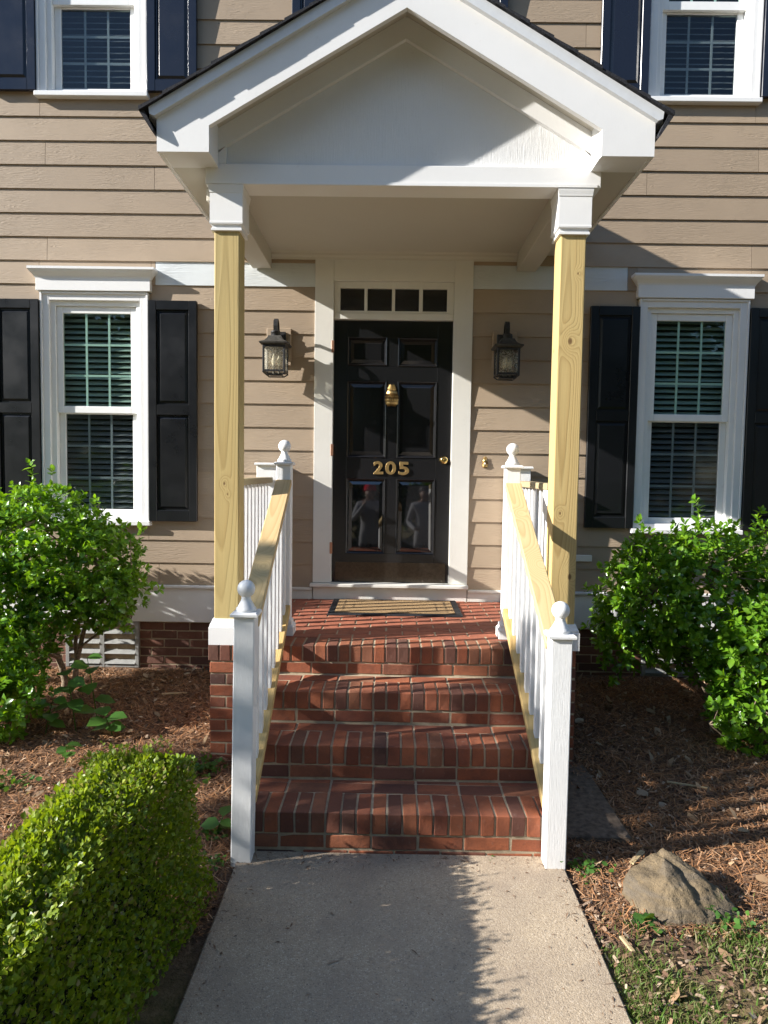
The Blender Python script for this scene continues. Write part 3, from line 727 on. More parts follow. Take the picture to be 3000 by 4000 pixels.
kn = MB().lathe([(.030, 0), (.030, -.006), (.014, -.010), (.011, -.03), (.018, -.038), (.027, -.046), (.028, -.054), (.022, -.062), (.012, -.064), (.006, -.062)], (.405, DY, 1.094), 'y', 24)
kn.build('door_knob', M['brass_hi'], door)
for z in (.40, 1.16, 1.95):
    MB().box(-.472, -.452, -.030, -.020, z-.045, z+.045).build('hinge', M['copper'], door, .002)
def digit(ch, x0, x1, z0, z1):
    cu = bpy.data.curves.new('digit', 'FONT'); cu.body = ch; cu.size = .14; cu.extrude = .004; cu.offset = .0030; cu.bevel_depth = .0012
    tmp = bpy.data.objects.new('tmp', cu); COL.objects.link(tmp)
    dg = bpy.context.evaluated_depsgraph_get(); me = bpy.data.meshes.new_from_object(tmp.evaluated_get(dg))
    bpy.data.objects.remove(tmp); bpy.data.curves.remove(cu)
    co = np.array([v.co[:] for v in me.vertices]); lo, hi = co.min(0), co.max(0)
    for v in me.vertices:
        t = (np.array(v.co[:])-lo)/(hi-lo)
        v.co = ((t[0]-.5)*(x1-x0), -(t[2]-.5)*.010, (t[1]-.5)*(z1-z0))
    bm = bmesh.new(); bm.from_mesh(me); bmesh.ops.recalc_face_normals(bm, faces=list(bm.faces)); bm.to_mesh(me); bm.free()
    me.materials.clear(); me.name = 'house_number'
    link('house_number', me, M['brass'], door, Vector(((x0+x1)/2, DY-.006, (z0+z1)/2))-wloc(door))
digit('2', -.140, -.063, .978, 1.079); digit('0', -.048, .035, .976, 1.079); digit('5', .054, .137, .974, 1.077)
def pineapple(parent, name, cx, y, z0, z1, hw, mat, dep):
    b = MB(); h = z1-z0; zb = z0+.62*h
    b.lathe([(hw*.70, z0), (hw*.74, z0+.03*h), (hw*.70, z0+.06*h)], (cx, y, 0), 'z', 20)
    pr = [(hw*(.62+.36*math.sin(PI*min(t*1.25, 1)*.62+.25)), z0+.06*h+t*.6*h) for t in np.linspace(0, .85, 7)]+[(hw*.42, z0+.64*h), (hw*.2, z0+.68*h)]
    vs0 = len(b.v); b.lathe(pr, (cx, y, 0), 'z', 24)
    nb = len(b.f)
    def leaf(c, d, n, ln, wd):
        c, d, n = Vector(c), Vector(d).normalized(), Vector(n).normalized(); s = d.cross(n).normalized()
        p = [c, c+d*ln*.4+s*wd, c+d*ln*.4-s*wd, c+d*ln, c+d*ln*.42+n*wd*.9, c+d*ln*.1+n*wd*.5]
        b.add(p, [(0,1,5),(0,5,2),(5,1,4),(5,4,2),(4,1,3),(4,3,2)], True)
    for r in range(4):
        for i in range(13):
            a = PI+PI*(i+.5*(r % 2))/12.; t = r/4.
            rr = hw*(.74+.20*math.sin(PI*(t*.9+.15)))*(1-.12*t)
            leaf((cx+rr*math.cos(a), y+rr*math.sin(a), z0+h*(.06+.135*r)), (-.15*math.cos(a), -.15*math.sin(a), 1), (math.cos(a), math.sin(a), .15), h*.26, hw*.19)
    for r in range(3):
        for i in range(7-r):
            a = PI+PI*(i+.5)/(7-r); rr = hw*(.42-.1*r)
            leaf((cx+rr*math.cos(a), y+rr*math.sin(a), zb+.06*h+h*.07*r), (.35*math.cos(a), .35*math.sin(a), 1), (math.cos(a), math.sin(a), .1), h*.2, hw*.17)
    nl = len(b.f)-nb
    # squash to relief depth
    b.v = [(x, y+(yy-y)*dep if yy < y else y+(yy-y)*.05, z) for x, yy, z in b.v]
    o = b.build(name, mat, parent); o.data.materials.append(M['brass_dark'])
    for i, p in enumerate(o.data.polygons):
        if i < nb: p.material_index = 1
    return o
M['brass_dark'] = m_brass('brass_in_the_crevices', (.16,.09,.03), .6)
pineapple(door, 'pineapple_knocker', -.006, DY+.002, 1.506, 1.674, .054, M['brass'], .55)
bell = pineapple(house, 'doorbell', .722, -.016, 1.040, 1.128, .023, M['brass'], .6)
MB().lathe([(.0075, 0), (.0075, -.004), (.005, -.006)], (.719, -.028, 1.072), 'y', 14).build('doorbell_button', M['bulb'], bell)
for cx in (-.875, .850):
    MB().box(cx-.093, cx+.093, -.034, .0, 1.80, 2.080).build('mounting_block', M['siding'], house, .003)
MB().box(1.30, 1.565, -.032, -.004, .325, .375).build('vent_hood', M['cream'], house, .003)
# ------------------------------------------------------------------ porch platform and steps
PX0, PX1 = -1.03, 1.075
YR = {1: -2.437, 2: -2.102, 3: -1.801, 4: -1.473}; ZN = {1: -.495, 2: -.330, 3: -.162, 4: 0.0}
SX0, SX1 = -.669, .7534
plat = thing('porch_platform', (.02, -.7, GZ), 'red brick porch floor with rowlock edge in front of the black door', 'porch')
MB().box(PX0+.010, PX1-.010, YR[4]+.004, -.034, GZ-.05, -.0045).build('mortar_core', M['mortar'], plat)
RL, RP = .1937, BM/3; YPF = -1.497
for (xa, xb) in ((PX0+.012, SX0-.012), (SX1+.012, PX1-.012)): MB().box(xa, xb, YPF+.004, YR[4]+.0035, GZ-.05, -.006).build('pier_mortar', M['mortar'], plat)
x = PX0; i = 0
while x < PX1-.02:                                            # rowlock edge
    x1 = min(x+RP-JT, PX1); pier_ = x < SX0-.03 or x > SX1-.01; brick(plat, x, x1, (YPF-.006) if pier_ else YR[4]-.004, YR[4]-.004+RL, -BW, 0, M['brick']); x += RP
y = YR[4]+RL+JT-.004; r = 0
while y < -.05:                                               # floor rows
    y1 = min(y+BW, -.036); x = PX0-(BM/2 if r % 2 else 0)
    while x < PX1-.02:
        p, q = max(x, PX0), min(x+BL, PX1)
        if q-p > .03: brick(plat, p, q, y, y1, -.057, -.001, M['floorbrick'], .0008)
        x += BM
    y += BW+.0085; r += 1
for (xa, xb, off) in ((PX0+.008, SX0-.004, 0), (SX1+.004, PX1-.008, 1)):     # pier fronts
    for r in range(9):
        z1 = -BW-JT-r*CRS; z0 = z1-BH
        xs_ = [xa]; x = xa+(.0968 if r % 2 else BM)
        while x < xb-.04: xs_.append(x); x += BM
        xs_.append(xb+JT)
        for a, b in zip(xs_[:-1], xs_[1:]): brick(plat, a, b-JT, YPF, YR[4]+.098, z0, z1, M['brick'])
o4 = -.0322
x = o4-3*BM
while x < SX1-.02:
    p, q = max(x, SX0), min(x+BL, SX1)
    if q-p > .03: brick(plat, p, q, YR[4]-.001, YR[4]+.096, -BW-JT-BH, -BW-JT, M['brick'])
    x += BM
sb = MB()                                                       # the two flanks of the platform, out of this view
for side, xf in ((-1, PX0+.006), (1, PX1-.006)):
    for r in range(9):
        z1 = -BW-JT-r*CRS; z0 = z1-BH; y = YR[4]+.105-(.1 if r % 2 else 0)
        while y < -.06:
            p, q = max(y, YR[4]+.105), min(y+BL, -.05)
            if q-p > .03: sb.box(min(xf, xf-side*.05), max(xf, xf-side*.05), p, q, z0, z1)
            y += BM
    y = YR[4]+RL+.02
    while y < -.1: sb.box(min(xf+side*.004, xf-side*.05), max(xf+side*.004, xf-side*.05), y, y+RP-JT, -BW, -.06); y += RP
tag(sb.build('flank_brickwork', M['brick'], plat, .004), kind='stuff')

steps = thing('brick_steps', (.04, -2.0, GZ), 'three red brick steps with rowlock nosings between white railings', 'steps')
for k in (1, 2, 3):
    MB().box(SX0+.010, SX1-.010, YR[k]+.003, YR[k+1]+.02, GZ-.05, ZN[k]-.005).build('mortar_core', M['mortar'], steps)
OFF = {1: -.0602, 2: -.0635, 3: -.0729}
side_b = MB()
for k in (1, 2, 3):
    y0 = YR[k]; zt = ZN[k]
    n0 = math.floor((SX0-OFF[k])/RP)
    x = OFF[k]+n0*RP
    while x < SX1-.01:
        p, q = max(x, SX0), min(x+RP-JT, SX1)
        if q-p > .02: brick(steps, p, q, y0-.004, y0-.004+RL, zt-BW, zt+rnd.uniform(-.0015, .0015), M['brick'], .002)
        x += RP
    n1 = math.floor((SX0-OFF[k])/BM)
    ztop = zt-BW-JT
    rows_ = [ztop] if k > 1 else [ztop, ztop-CRS]
    for z1 in rows_:
        x = OFF[k]+n1*BM+(BM/2 if z1 != ztop else 0)-(BM if z1 != ztop else 0)
        while x < SX1-.01:
            p, q = max(x, SX0), min(x+BL, SX1)
            if q-p > .03: brick(steps, p, q, y0-.001, y0+.096, z1-BH, z1, M['brick'], .002)
            x += BM
    yy = y0-.004+RL+JT; yb = YR[k+1]-.002; n = 0
    while yb-yy > .03:
        d_ = min(BW, yb-yy); x = OFF[k]+n1*BM
        while x < SX1-.01:
            p, q = max(x, SX0), min(x+BL, SX1)
            if q-p > .03: brick(steps, p, q, yy, yy+d_, zt-.062, zt-.0005-.001*n, M['brick'], .002)
            x += BM
        yy += d_+JT; n += 1
    for side, xf in ((-1, SX0+.008), (1, SX1-.008)):
        z1 = zt-BW-JT; r = 0
        while z1 > GZ:
            y = y0+.10-(.1 if r % 2 else 0)
            while y < YR[k+1]:
                p, q = max(y, y0+.10), min(y+BL, YR[k+1]+.09)
                if q-p > .03: side_b.box(min(xf, xf-side*.05), max(xf, xf-side*.05), p, q, z1-BH, z1)
                y += BM
            z1 -= CRS; r += 1
tag(side_b.build('flank_brickwork', M['brick'], steps, .004), kind='stuff')

# ------------------------------------------------------------------ porch posts
def post(x0, x1, mat, label, lean=0):
    cx = (x0+x1)/2; h = (x1-x0)/2; yc = -1.475+h
    t = thing('porch_post', (cx, yc, 0), label, 'post', 'porch posts')
    b = MB().box(cx-h, cx+h, yc-h, yc+h, .02, 2.50); b.build('shaft', mat, t, .006, 2)
    b = MB().rings([(h+.026, .0), (h+.026, .100), (h+.022, .104), (h+.022, .112), (h+.016, .124), (h+.012, .132), (h+.008, .146), (h+.002, .147)], cx, yc)
    b.build('base', M['white'], t)
    b = MB().rings([(h+.004, 2.316), (h+.014, 2.318), (h+.014, 2.330), (h+.009, 2.333), (h+.010, 2.346), (h+.020, 2.352), (h+.021, 2.362), (h+.0195, 2.366),
                    (h+.0195, 2.516), (h+.022, 2.520), (h+.023, 2.530), (h+.026, 2.548), (h+.027, 2.5595)], cx, yc)
    b.build('capital', M['white'], t)
    return t
post(-1.003, -.862, M['pineL'], 'unpainted pine porch post on the left, white capital and base, straight grain')
post(.914, 1.055, M['pineR'], 'unpainted pine porch post on the right with a large round knot')

# ------------------------------------------------------------------ porch roof
XC = .043; SLP = .585; YF = -1.70; YT = -1.472; YFZ = -1.502
roof = thing('porch_roof', (XC, -.8, 2.56), 'white gabled porch roof with dark shingle edge above the entrance', 'porch roof')
ZA = 3.372                                   # fascia bottom at the apex
def zl(x, off=0): return ZA+off-SLP*abs(x-XC)
HI, HO, ZB = 1.016, 1.287, 2.643
for s in (-1, 1):
    P_ = lambda dx, z: (XC+s*dx, z)
    poly = [P_(0, ZA), P_(HI, ZA-SLP*HI), P_(HI, ZB), P_(HO, ZB), P_(HO, ZA+.196-SLP*HO), P_(0, ZA+.196)]
    b = MB(); n = len(poly)
    vs = [(p[0], YF, p[1]) for p in poly]+[(p[0], YF+.032, p[1]) for p in poly]
    fs = [(0,1,4,5),(1,2,3,4),(11,10,7,6),(10,9,8,7)]+[(i, (i+1) % n, n+(i+1) % n, n+i) for i in range(n)]
    b.add(vs, fs); b.build('rake_fascia', M['white'], roof)
    b = MB(); hc = HO+.028                        # crown strip under the shingles
    b.prism([P_(0, ZA+.192), P_(HO+.004, ZA+.192-SLP*(HO+.004)), P_(hc, ZA+.215-SLP*hc), P_(hc+.004, ZA+.252-SLP*(hc+.004)), P_(0, ZA+.252)], 'y', YF-.030, YF+.02)
    b.build('crown_strip', M['drip'], roof)
    # inner return box: soffit under the return and its inner cheek
    MB().box(min(XC+s*HI, XC+s*HO), max(XC+s*HI, XC+s*HO), YF+.033, YFZ+.004, ZB+.004, ZB+.02).build('return_soffit', M['white'], roof)
    MB().box(min(XC+s*HI, XC+s*(HI+.02)), max(XC+s*HI, XC+s*(HI+.02)), YF+.033, YFZ+.004, ZB+.021, 2.86).build('return_cheek', M['white'], roof)
    # eave: outer fascia and level soffit running back to the wall
    MB().box(min(XC+s*(HO-.02), XC+s*HO), max(XC+s*(HO-.02), XC+s*HO), YF+.033, -.02, ZB-.001, 2.80).build('eave_fascia', M['white'], roof)
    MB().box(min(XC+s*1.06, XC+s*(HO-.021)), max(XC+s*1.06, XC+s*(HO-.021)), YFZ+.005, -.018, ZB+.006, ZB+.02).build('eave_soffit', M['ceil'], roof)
    # rake soffit
    b = MB(); b.prism([P_(0, ZA+.082), P_(HI+.02, ZA+.082-SLP*(HI+.02)), P_(HI+.02, ZA+.10-SLP*(HI+.02)), P_(0, ZA+.10)], 'y', YF+.033, YT+.01)
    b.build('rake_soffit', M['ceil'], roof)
    # rake frieze board on the gable
    b = MB(); hf = 1.065; b.prism([P_(0, ZA-.035), P_(hf, ZA-.035-SLP*hf), P_(hf, ZA+.081-SLP*hf), P_(0, ZA+.081)], 'y', YFZ, YT-.001)
    b.build('rake_frieze', M['white'], roof)
    b = MB(); b.prism([P_(.975, 2.672), P_(1.06, 2.672), P_(1.06, 2.69), P_(.975, ZA-.036-SLP*.975)], 'y', YFZ+.004, YT-.001); b.build('corner_block', M['white'], roof)
    # sheathing and shingles
    b = MB(); b.prism([P_(0, ZA+.253), P_(1.333, ZA+.253-SLP*1.333), P_(1.333, ZA+.225-SLP*1.333), P_(0, ZA+.225)], 'y', YF+.021, -.012); b.build('roof_deck', M['drip'], roof)
    nrow = 11; run = 1.365
    for r in range(nrow):
        a = run*(1-r/nrow); b_ = max(0, run*(1-(r+1)/nrow)-.05)
        z = lambda dx, o: ZA+.254+o-SLP*dx
        bb = MB(); ye = YF-.050+rnd.uniform(-.004, .004)
        bb.prism([P_(a, z(a, .0)), P_(a, z(a, .021)), P_(b_, z(b_, .007)), P_(b_, z(b_, .0))], 'y', ye, -.012)
        bb.build('shingle', M['shingle'], roof)
    MB().prism([P_(1.343, z(1.343, -.001)), P_(1.365, z(1.365, -.001)), P_(1.300, z(1.365, -.10)), P_(1.293, z(1.365, -.09))], 'y', YF-.034, -.012).build('drip_edge', M['shingle'], roof)
g_ = MB(); g_.prism([(XC-1.02, 2.60), (XC+1.02, 2.60), (XC+1.02, 2.78), (XC, ZA+.09), (XC-1.02, 2.78)], 'y', YT, YT+.02); g_.build('gable_panel', M['vsiding'], roof)
bx0, bx1 = -1.045, 1.118
MB().box(bx0, bx1, YFZ+.001, -1.342, 2.56, 2.671).build('front_beam', M['white'], roof, .003)
MB().box(bx0+.02, bx1-.02, YFZ-.003, YFZ+.01, 2.562, 2.578).build('beam_bead', M['white'], roof)
MB().box(-1.081, -.936, -1.341, -.018, 2.53, 2.66).build('side_beam', M['ceil'], roof, .003)
MB().box(.928, 1.073, -1.341, -.018, 2.53, 2.66).build('side_beam', M['ceil'], roof, .003)
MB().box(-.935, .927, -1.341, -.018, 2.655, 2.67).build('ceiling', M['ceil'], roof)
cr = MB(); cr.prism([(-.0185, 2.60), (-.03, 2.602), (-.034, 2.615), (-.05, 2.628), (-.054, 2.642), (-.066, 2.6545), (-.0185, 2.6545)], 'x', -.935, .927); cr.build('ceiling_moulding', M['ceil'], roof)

# ------------------------------------------------------------------ railings
def finial(b, cx, cy, z, r=.0378):
    prof = [(.0400, 0), (.0425, .006), (.0420, .014), (.0355, .020), (.0345, .024), (.030, .032), (.0225, .046), (.0195, .056), (.0205, .060)]
    zc = .060+r*.93
    for i in range(1, 11):
        a = -PI/2+PI*(i+.9)/12.; prof.append((max(r*math.cos(a), .002), zc+r*math.sin(a)))
    prof.append((.001, zc+r)); b.lathe(prof, (cx, cy, z), 'z', 24)
def newel(parent, cx, cy, z0, ztop, plinth, lean=0.):
    h = .0437; b = MB(); b.frustum((cx-h, cx+h, cy-h, cy+h), z0, (cx-h+lean, cx+h+lean, cy-h, cy+h), ztop-.018)
    nw = b.build('newel', M['rough_white'], parent, .004)
    c = MB().rings([(h+.004, ztop-.019), (h+.013, ztop-.016), (h+.014, ztop-.006), (h+.006, ztop), (.02, ztop+.0005)], cx+lean, cy); c.build('newel_cap', M['rough_white'], nw)
    f = MB(); finial(f, cx+lean, cy, ztop); f.build('ball_finial', M['rough_white'], nw)
    if plinth:
        p = MB().rings([(h+.022, z0+.001), (h+.022, z0+.05), (h+.018, z0+.058), (h+.010, z0+.066), (h+.010, z0+.082), (h+.002, z0+.09)], cx, cy); p.build('newel_base', M['rough_white'], nw)
    return nw
def stair_rail(s, cxu, cxl, ztl, zu, label, matA, lean):
    yl, yu = -2.53+.0437, -1.195
    t = thing('stair_railing', (cxl, yl, GZ), label, 'railing', 'stair railings')
    newel(t, cxl, yl, GZ-.03, ztl, False, lean); newel(t, cxu, yu, .0, 1.049, True)
    # hand rail: a flat 2x4 from the lower newel to the upper one
    pa = Vector((cxl+lean, yl+.044, zu)); pb = Vector((cxu, yu-.044, .945))
    def place(name, p, q, w, th, mat):
        dv = q-p; ln = dv.length; ang = math.atan2(dv.z, dv.y); yaw_ = -math.atan2(dv.x, math.hypot(dv.y, dv.z))
        b = MB().box(-w/2, w/2, -ln/2, ln/2, -th, 0); me = b.mesh(name, bevel=.004)
        o = link(name, me, mat, t, (p+q)/2-wloc(t)); o.rotation_euler = (ang, 0, yaw_); return o
    place('hand_rail', pa, pb, .094, .036, matA)
    sl_ = .515; zb_ = lambda y: -.480+sl_*(y+2.437)+.050
    qa = Vector((cxl+.004, yl+.044, zb_(yl+.044))); qb = Vector((cxu, yu-.044, zb_(yu-.044)))
    place('bottom_rail', qa, qb, .090, .038, M['pineC'])
    hr = lambda y: pa.z+(pb.z-pa.z)*(y-pa.y)/(pb.y-pa.y)
    n = 9
    for i in range(n):
        y = yl+.044+(yu-yl-.088)*(i+.55)/(n+.1); cx = cxl+(cxu-cxl)*(y-yl)/(yu-yl)+lean*.5; w = .0175
        b = MB(); zt0, zt1 = hr(y-w)-.042, hr(y+w)-.042; zb0, zb1 = zb_(y-w)-.001, zb_(y+w)-.001
        b.add([(cx-w,y-w,zb0),(cx+w,y-w,zb0),(cx+w,y+w,zb1),(cx-w,y+w,zb1),(cx-w,y-w,zt0),(cx+w,y-w,zt0),(cx+w,y+w,zt1),(cx-w,y+w,zt1)],
              [(0,3,2,1),(4,5,6,7),(0,1,5,4),(1,2,6,5),(2,3,7,6),(3,0,4,7)])
        b.build('baluster', M['rough_white'], t, .002)
    return t
stair_rail(-1, -.6470, -.6200, .403, .352, 'left stair railing with white balusters, taller ball-topped newel at its foot', M['pineA'], .012)
stair_rail(1, .7280, .7230, .333, .275, 'right stair railing with white balusters and a bright knotty handrail', M['pineB'], 0.)
def side_rail(s, xi, label):
    t = thing('porch_side_railing', (s*.93+.02, -.7, 0), label, 'railing', 'porch side railings')
    xc = xi+s*.045
    MB().box(xc-.045, xc+.045, -1.30, -.21, .905, .945).build('hand_rail', M['pine_old'], t, .004, origin=(xc, -.75, .925))
    MB().box(xc-.03, xc+.03, -1.30, -.21, .08, .118).build('bottom_rail', M['rough_white'], t, .003)
    MB().box(xc-.044, xc+.044, -1.304, -1.20, .0, .904).build('end_post', M['rough_white'], t, .003)
    b = MB().box(xc-.08, xc+.08, -.20, -.054, .0, 1.032); wp = b.build('wall_post', M['rough_white'], t, .003)
    MB().rings([(.08, 1.033), (.094, 1.035), (.096, 1.046), (.088, 1.052)], xc, -.127).build('wall_post_cap', M['rough_white'], wp)
    y = -1.10
    while y < -.24: MB().box(xc-.0175, xc+.0175, y-.0175, y+.0175, .117, .9045).build('baluster', M['rough_white'], t, .002); y += .118
side_rail(-1, -.885, 'white porch side railing behind the left pine post')
side_rail(1, .915, 'white porch side railing behind the right pine post')

# ------------------------------------------------------------------ wall lanterns
def lantern(cx, label):
    yc = -.172; hb = .082
    t = thing('wall_lantern', (cx, -.034, 1.94), label, 'lantern', 'entrance wall lanterns')
    b = MB().box(cx-.058, cx+.058, -.052, -.0345, 1.855, 2.05); b.box(cx-.045, cx+.045, -.060, -.0525, 1.87, 2.035); b.build('back_plate', M['iron'], t, .003)
    # scroll arm
    path = [(cx, -.058, 1.985), (cx, -.075, 2.03), (cx, -.092, 2.075), (cx, -.115, 2.108), (cx, -.145, 2.120), (cx, -.170, 2.105), (cx, -.178, 2.07), (cx, yc, 2.03)]
    vs = []; fs = []
    for i, p in enumerate(path):
        p = Vector(p); d_ = (Vector(path[min(i+1, len(path)-1)])-Vector(path[max(i-1, 0)])).normalized(); nn = Vector((0, -d_.z, d_.y))*.0075; w_ = Vector((.0155, 0, 0))
        vs += [p-w_-nn, p+w_-nn, p+w_+nn, p-w_+nn]
    for i in range(len(path)-1):
        for j_ in range(4): fs.append((4*i+j_, 4*i+(j_+1) % 4, 4*i+4+(j_+1) % 4, 4*i+4+j_))
    MB().add(vs, fs).build('arm', M['iron'], t, .0)
    b = MB().lathe([(.033, 1.990), (.033, 2.018), (.037, 2.020), (.035, 2.028), (.018, 2.036), (.006, 2.038)], (cx, yc, 0), 'z', 20); b.build('neck', M['iron'], t)
    b = MB().rings([(.076, 1.915), (.104, 1.928), (.106, 1.938), (.090, 1.944), (.070, 1.955), (.056, 1.970), (.047, 1.991), (.03, 1.992)], cx, yc); b.build('roof', M['dust'], t)
    cg = MB()
    for sx in (-1, 1):
        for sy in (-1, 1):
            x_, y_ = cx+sx*(hb-.006), yc+sy*(hb-.006); cg.box(x_-.0075, x_+.0075, y_-.0075, y_+.0075, 1.722, 1.918)
    for sx in (-1, 1): cg.box(cx+sx*(hb-.005)-.006, cx+sx*(hb-.005)+.006, yc-hb+.0145, yc+hb-.0145, 1.722, 1.738); cg.box(cx+sx*(hb-.005)-.006, cx+sx*(hb-.005)+.006, yc-hb+.0145, yc+hb-.0145, 1.902, 1.916)
    for sy in (-1, 1): cg.box(cx-hb+.0145, cx+hb-.0145, yc+sy*(hb-.005)-.006, yc+sy*(hb-.005)+.006, 1.722, 1.738); cg.box(cx-hb+.0145, cx+hb-.0145, yc+sy*(hb-.005)-.006, yc+sy*(hb-.005)+.006, 1.902, 1.916)
    cg.build('cage', M['iron'], t, .002)
    bt = MB(); i_ = hb-.026
    for (a, b2) in (((cx-hb, yc-hb), (cx+hb, yc-hb)), ((cx+hb, yc-hb), (cx+hb, yc+hb)), ((cx+hb, yc+hb), (cx-hb, yc+hb)), ((cx-hb, yc+hb), (cx-hb, yc-hb))):
        f = lambda p: (cx+(p[0]-cx)*i_/hb, yc+(p[1]-yc)*i_/hb)
        bt.tube([(a[0], a[1], 1.722), (f(a)[0], f(a)[1], 1.700)], .005, 6); bt.tube([(f(a)[0], f(a)[1], 1.700), (f(b2)[0], f(b2)[1], 1.700)], .005, 6)
    bt.build('bottom_frame', M['iron'], t)
    for sx, sy in ((0, -1), (0, 1), (-1, 0), (1, 0)):
        e = hb-.0125; q = hb-.007
        if sx == 0: p = MB().box(cx-e, cx+e, yc+sy*q-.001, yc+sy*q+.001, 1.737, 1.903)
        else: p = MB().box(cx+sx*q-.001, cx+sx*q+.001, yc-e, yc+e, 1.737, 1.903)
        p.build('pane', M['seeded'], t)
    MB().box(cx-.045, cx+.045, yc-.045, yc+.045, 1.706, 1.712).build('lamp_tray', M['dust'], t)
    for a in (.2, 2.3, 4.4):
        x_, y_ = cx+.026*math.cos(a), yc+.026*math.sin(a)
        MB().lathe([(.008, 1.712), (.008, 1.775)], (x_, y_, 0), 'z', 10).build('candle_sleeve', M['socket'], t)
        MB().lathe([(.007, 1.775), (.012, 1.788), (.0165, 1.805), (.015, 1.822), (.009, 1.842), (.003, 1.858), (.001, 1.860)], (x_, y_, 0), 'z', 12).build('bulb', M['bulb'], t)
lantern(-.877, 'sunlit black wall lantern with seeded glass left of the door')
lantern(.845, 'shaded black wall lantern with seeded glass right of the door')

# ------------------------------------------------------------------ door mat
mt_ = thing('door_mat', (.04, -.355, .0), 'tan coir door mat with black rubber border lying before the door', 'door mat')
MB().box(-.432, .512, -.640, -.075, .001, .010).build('rubber_border', M['rubber'], mt_, .003)
rb = MB()
for i in range(4):
    e = .006+i*.011; rb.box(-.432+e, .512-e, -.640+e, -.640+e+.005, .010, .0125); rb.box(-.432+e, -.432+e+.005, -.635+e, -.08-e, .010, .0125); rb.box(.512-e-.005, .512-e, -.635+e, -.08-e, .010, .0125); rb.box(-.432+e, .512-e, -.08-e, -.075-e, .010, .0125)
rb.build('border_ribs', M['rubber'], mt_)
MB().box(-.383, .463, -.59, -.125, .0101, .017).build('coir_pile', M['coir'], mt_, .003, origin=(.04, -.3575, .01))
# ------------------------------------------------------------------ shrubs
def clusters(rs, P, O, per, size, droop=.45):
    n = len(P); d = O*.75+np.array([0,-.1,.55])+rs.normal(size=(n,3))*.35; d /= np.linalg.norm(d, axis=1, keepdims=True)
    pos = []; dr = []; nm = []; sz = []
    a0 = rs.random(n)*6.28
    t1 = np.cross(d, np.array([.2,.3,.93])); t1 /= np.linalg.norm(t1, axis=1, keepdims=True); t2 = np.cross(d, t1)
    for k in range(per):
        a = a0+k*2.4; rad = np.cos(a)[:,None]*t1+np.sin(a)[:,None]*t2; f = k/per
        op = (1.15-.8*f)
        dd = d*(.25+.9*f)+rad*op+rs.normal(size=(n,3))*.18
        pos.append(P+d*(f*.05)[:,None] if isinstance(f, np.ndarray) else P+d*(f*.045)); dr.append(dd); nm.append(d+rad*.15+rs.normal(size=(n,3))*.3)
        sz.append(size*(.6+.75*rs.random(n))*(1.05-.35*f))
    return np.concatenate(pos), np.concatenate(dr), np.concatenate(nm), np.concatenate(sz)
def shrub(name, label, base, ells, ncl, per, size, mat, stems, seed, part_n=220, shoots=()):
    rs = np.random.default_rng(seed)
    t = thing(name, base, label, 'shrub'); B = np.array(base)
    P, O = sample_shell(rs, ells, ncl, .5)
    keep = P[:,2] > GZ+.04; P, O = P[keep], O[keep]
    keep = P[:,1] < -.06; P, O = P[keep], O[keep]
    for (a, b, n) in shoots:
        a, b = np.array(a), np.array(b); tt = np.linspace(.2, 1, n)[:,None]
        P = np.concatenate([P, a+(b-a)*tt]); O = np.concatenate([O, np.repeat(((b-a)/np.linalg.norm(b-a))[None], n, 0)])
    pos, dr, nm, sz = clusters(rs, P, O, per, size)
    ok = pos[:,1] < -.03; pos, dr, nm, sz = pos[ok], dr[ok], nm[ok], sz[ok]
    # leaves nearest the viewer, on the outside, become single leaf objects
    sc = ((pos-np.array(CAM))**2).sum(1)+rs.random(len(pos))*1.2
    order = np.argsort(sc); single = order[:part_n]; rest = order[part_n:]
    cr = link('foliage', leaves_mesh('foliage', pos[rest]-B, dr[rest], nm[rest], sz[rest], .72), mat, t); tag(cr, kind='stuff')
    one = leaves_mesh('leaf', np.zeros((1,3)), np.array([[1.,0,0]]), np.array([[0,0,1.]]), np.array([1.]), .72); one.materials.append(mat)
    for i in single:
        d = Vector(dr[i]).normalized(); n_ = Vector(nm[i]); s = n_.cross(d).normalized(); u = d.cross(s)
        o = bpy.data.objects.new('leaf', one); COL.objects.link(o); o.parent = t
        mm = Matrix((d, s, u)).transposed().to_4x4(); o.rotation_euler = mm.to_euler(); o.location = Vector(pos[i])-Vector(base); o.scale = (sz[i],)*3
    b = MB()
    for path, r0, r1 in stems:
        P_ = [Vector(p) for p in path]; pts = []
        for i in range(len(P_)-1):
            for q in range(3): pts.append(P_[i].lerp(P_[i+1], q/3)+Vector(rs.normal(size=3)*.008))
        pts.append(P_[-1]); b.tube(pts, [r0+(r1-r0)*i/(len(pts)-1) for i in range(len(pts))], 7)
    # twigs from the stems out to the leaf clusters
    ends = [Vector(p[-1]) for p, _, _ in stems]+[Vector(p[-2]) for p, _, _ in stems]
    for i in rs.choice(len(P), min(170, len(P)), replace=False):
        p = Vector(P[i]); e = min(ends, key=lambda q: (q-p).length); mid = e.lerp(p, .5)+Vector((0, 0, -.03))
        b.tube([e, mid, p], [.006, .004, .0018], 5)
    b.build('branches', M['bark'], t)
    return t
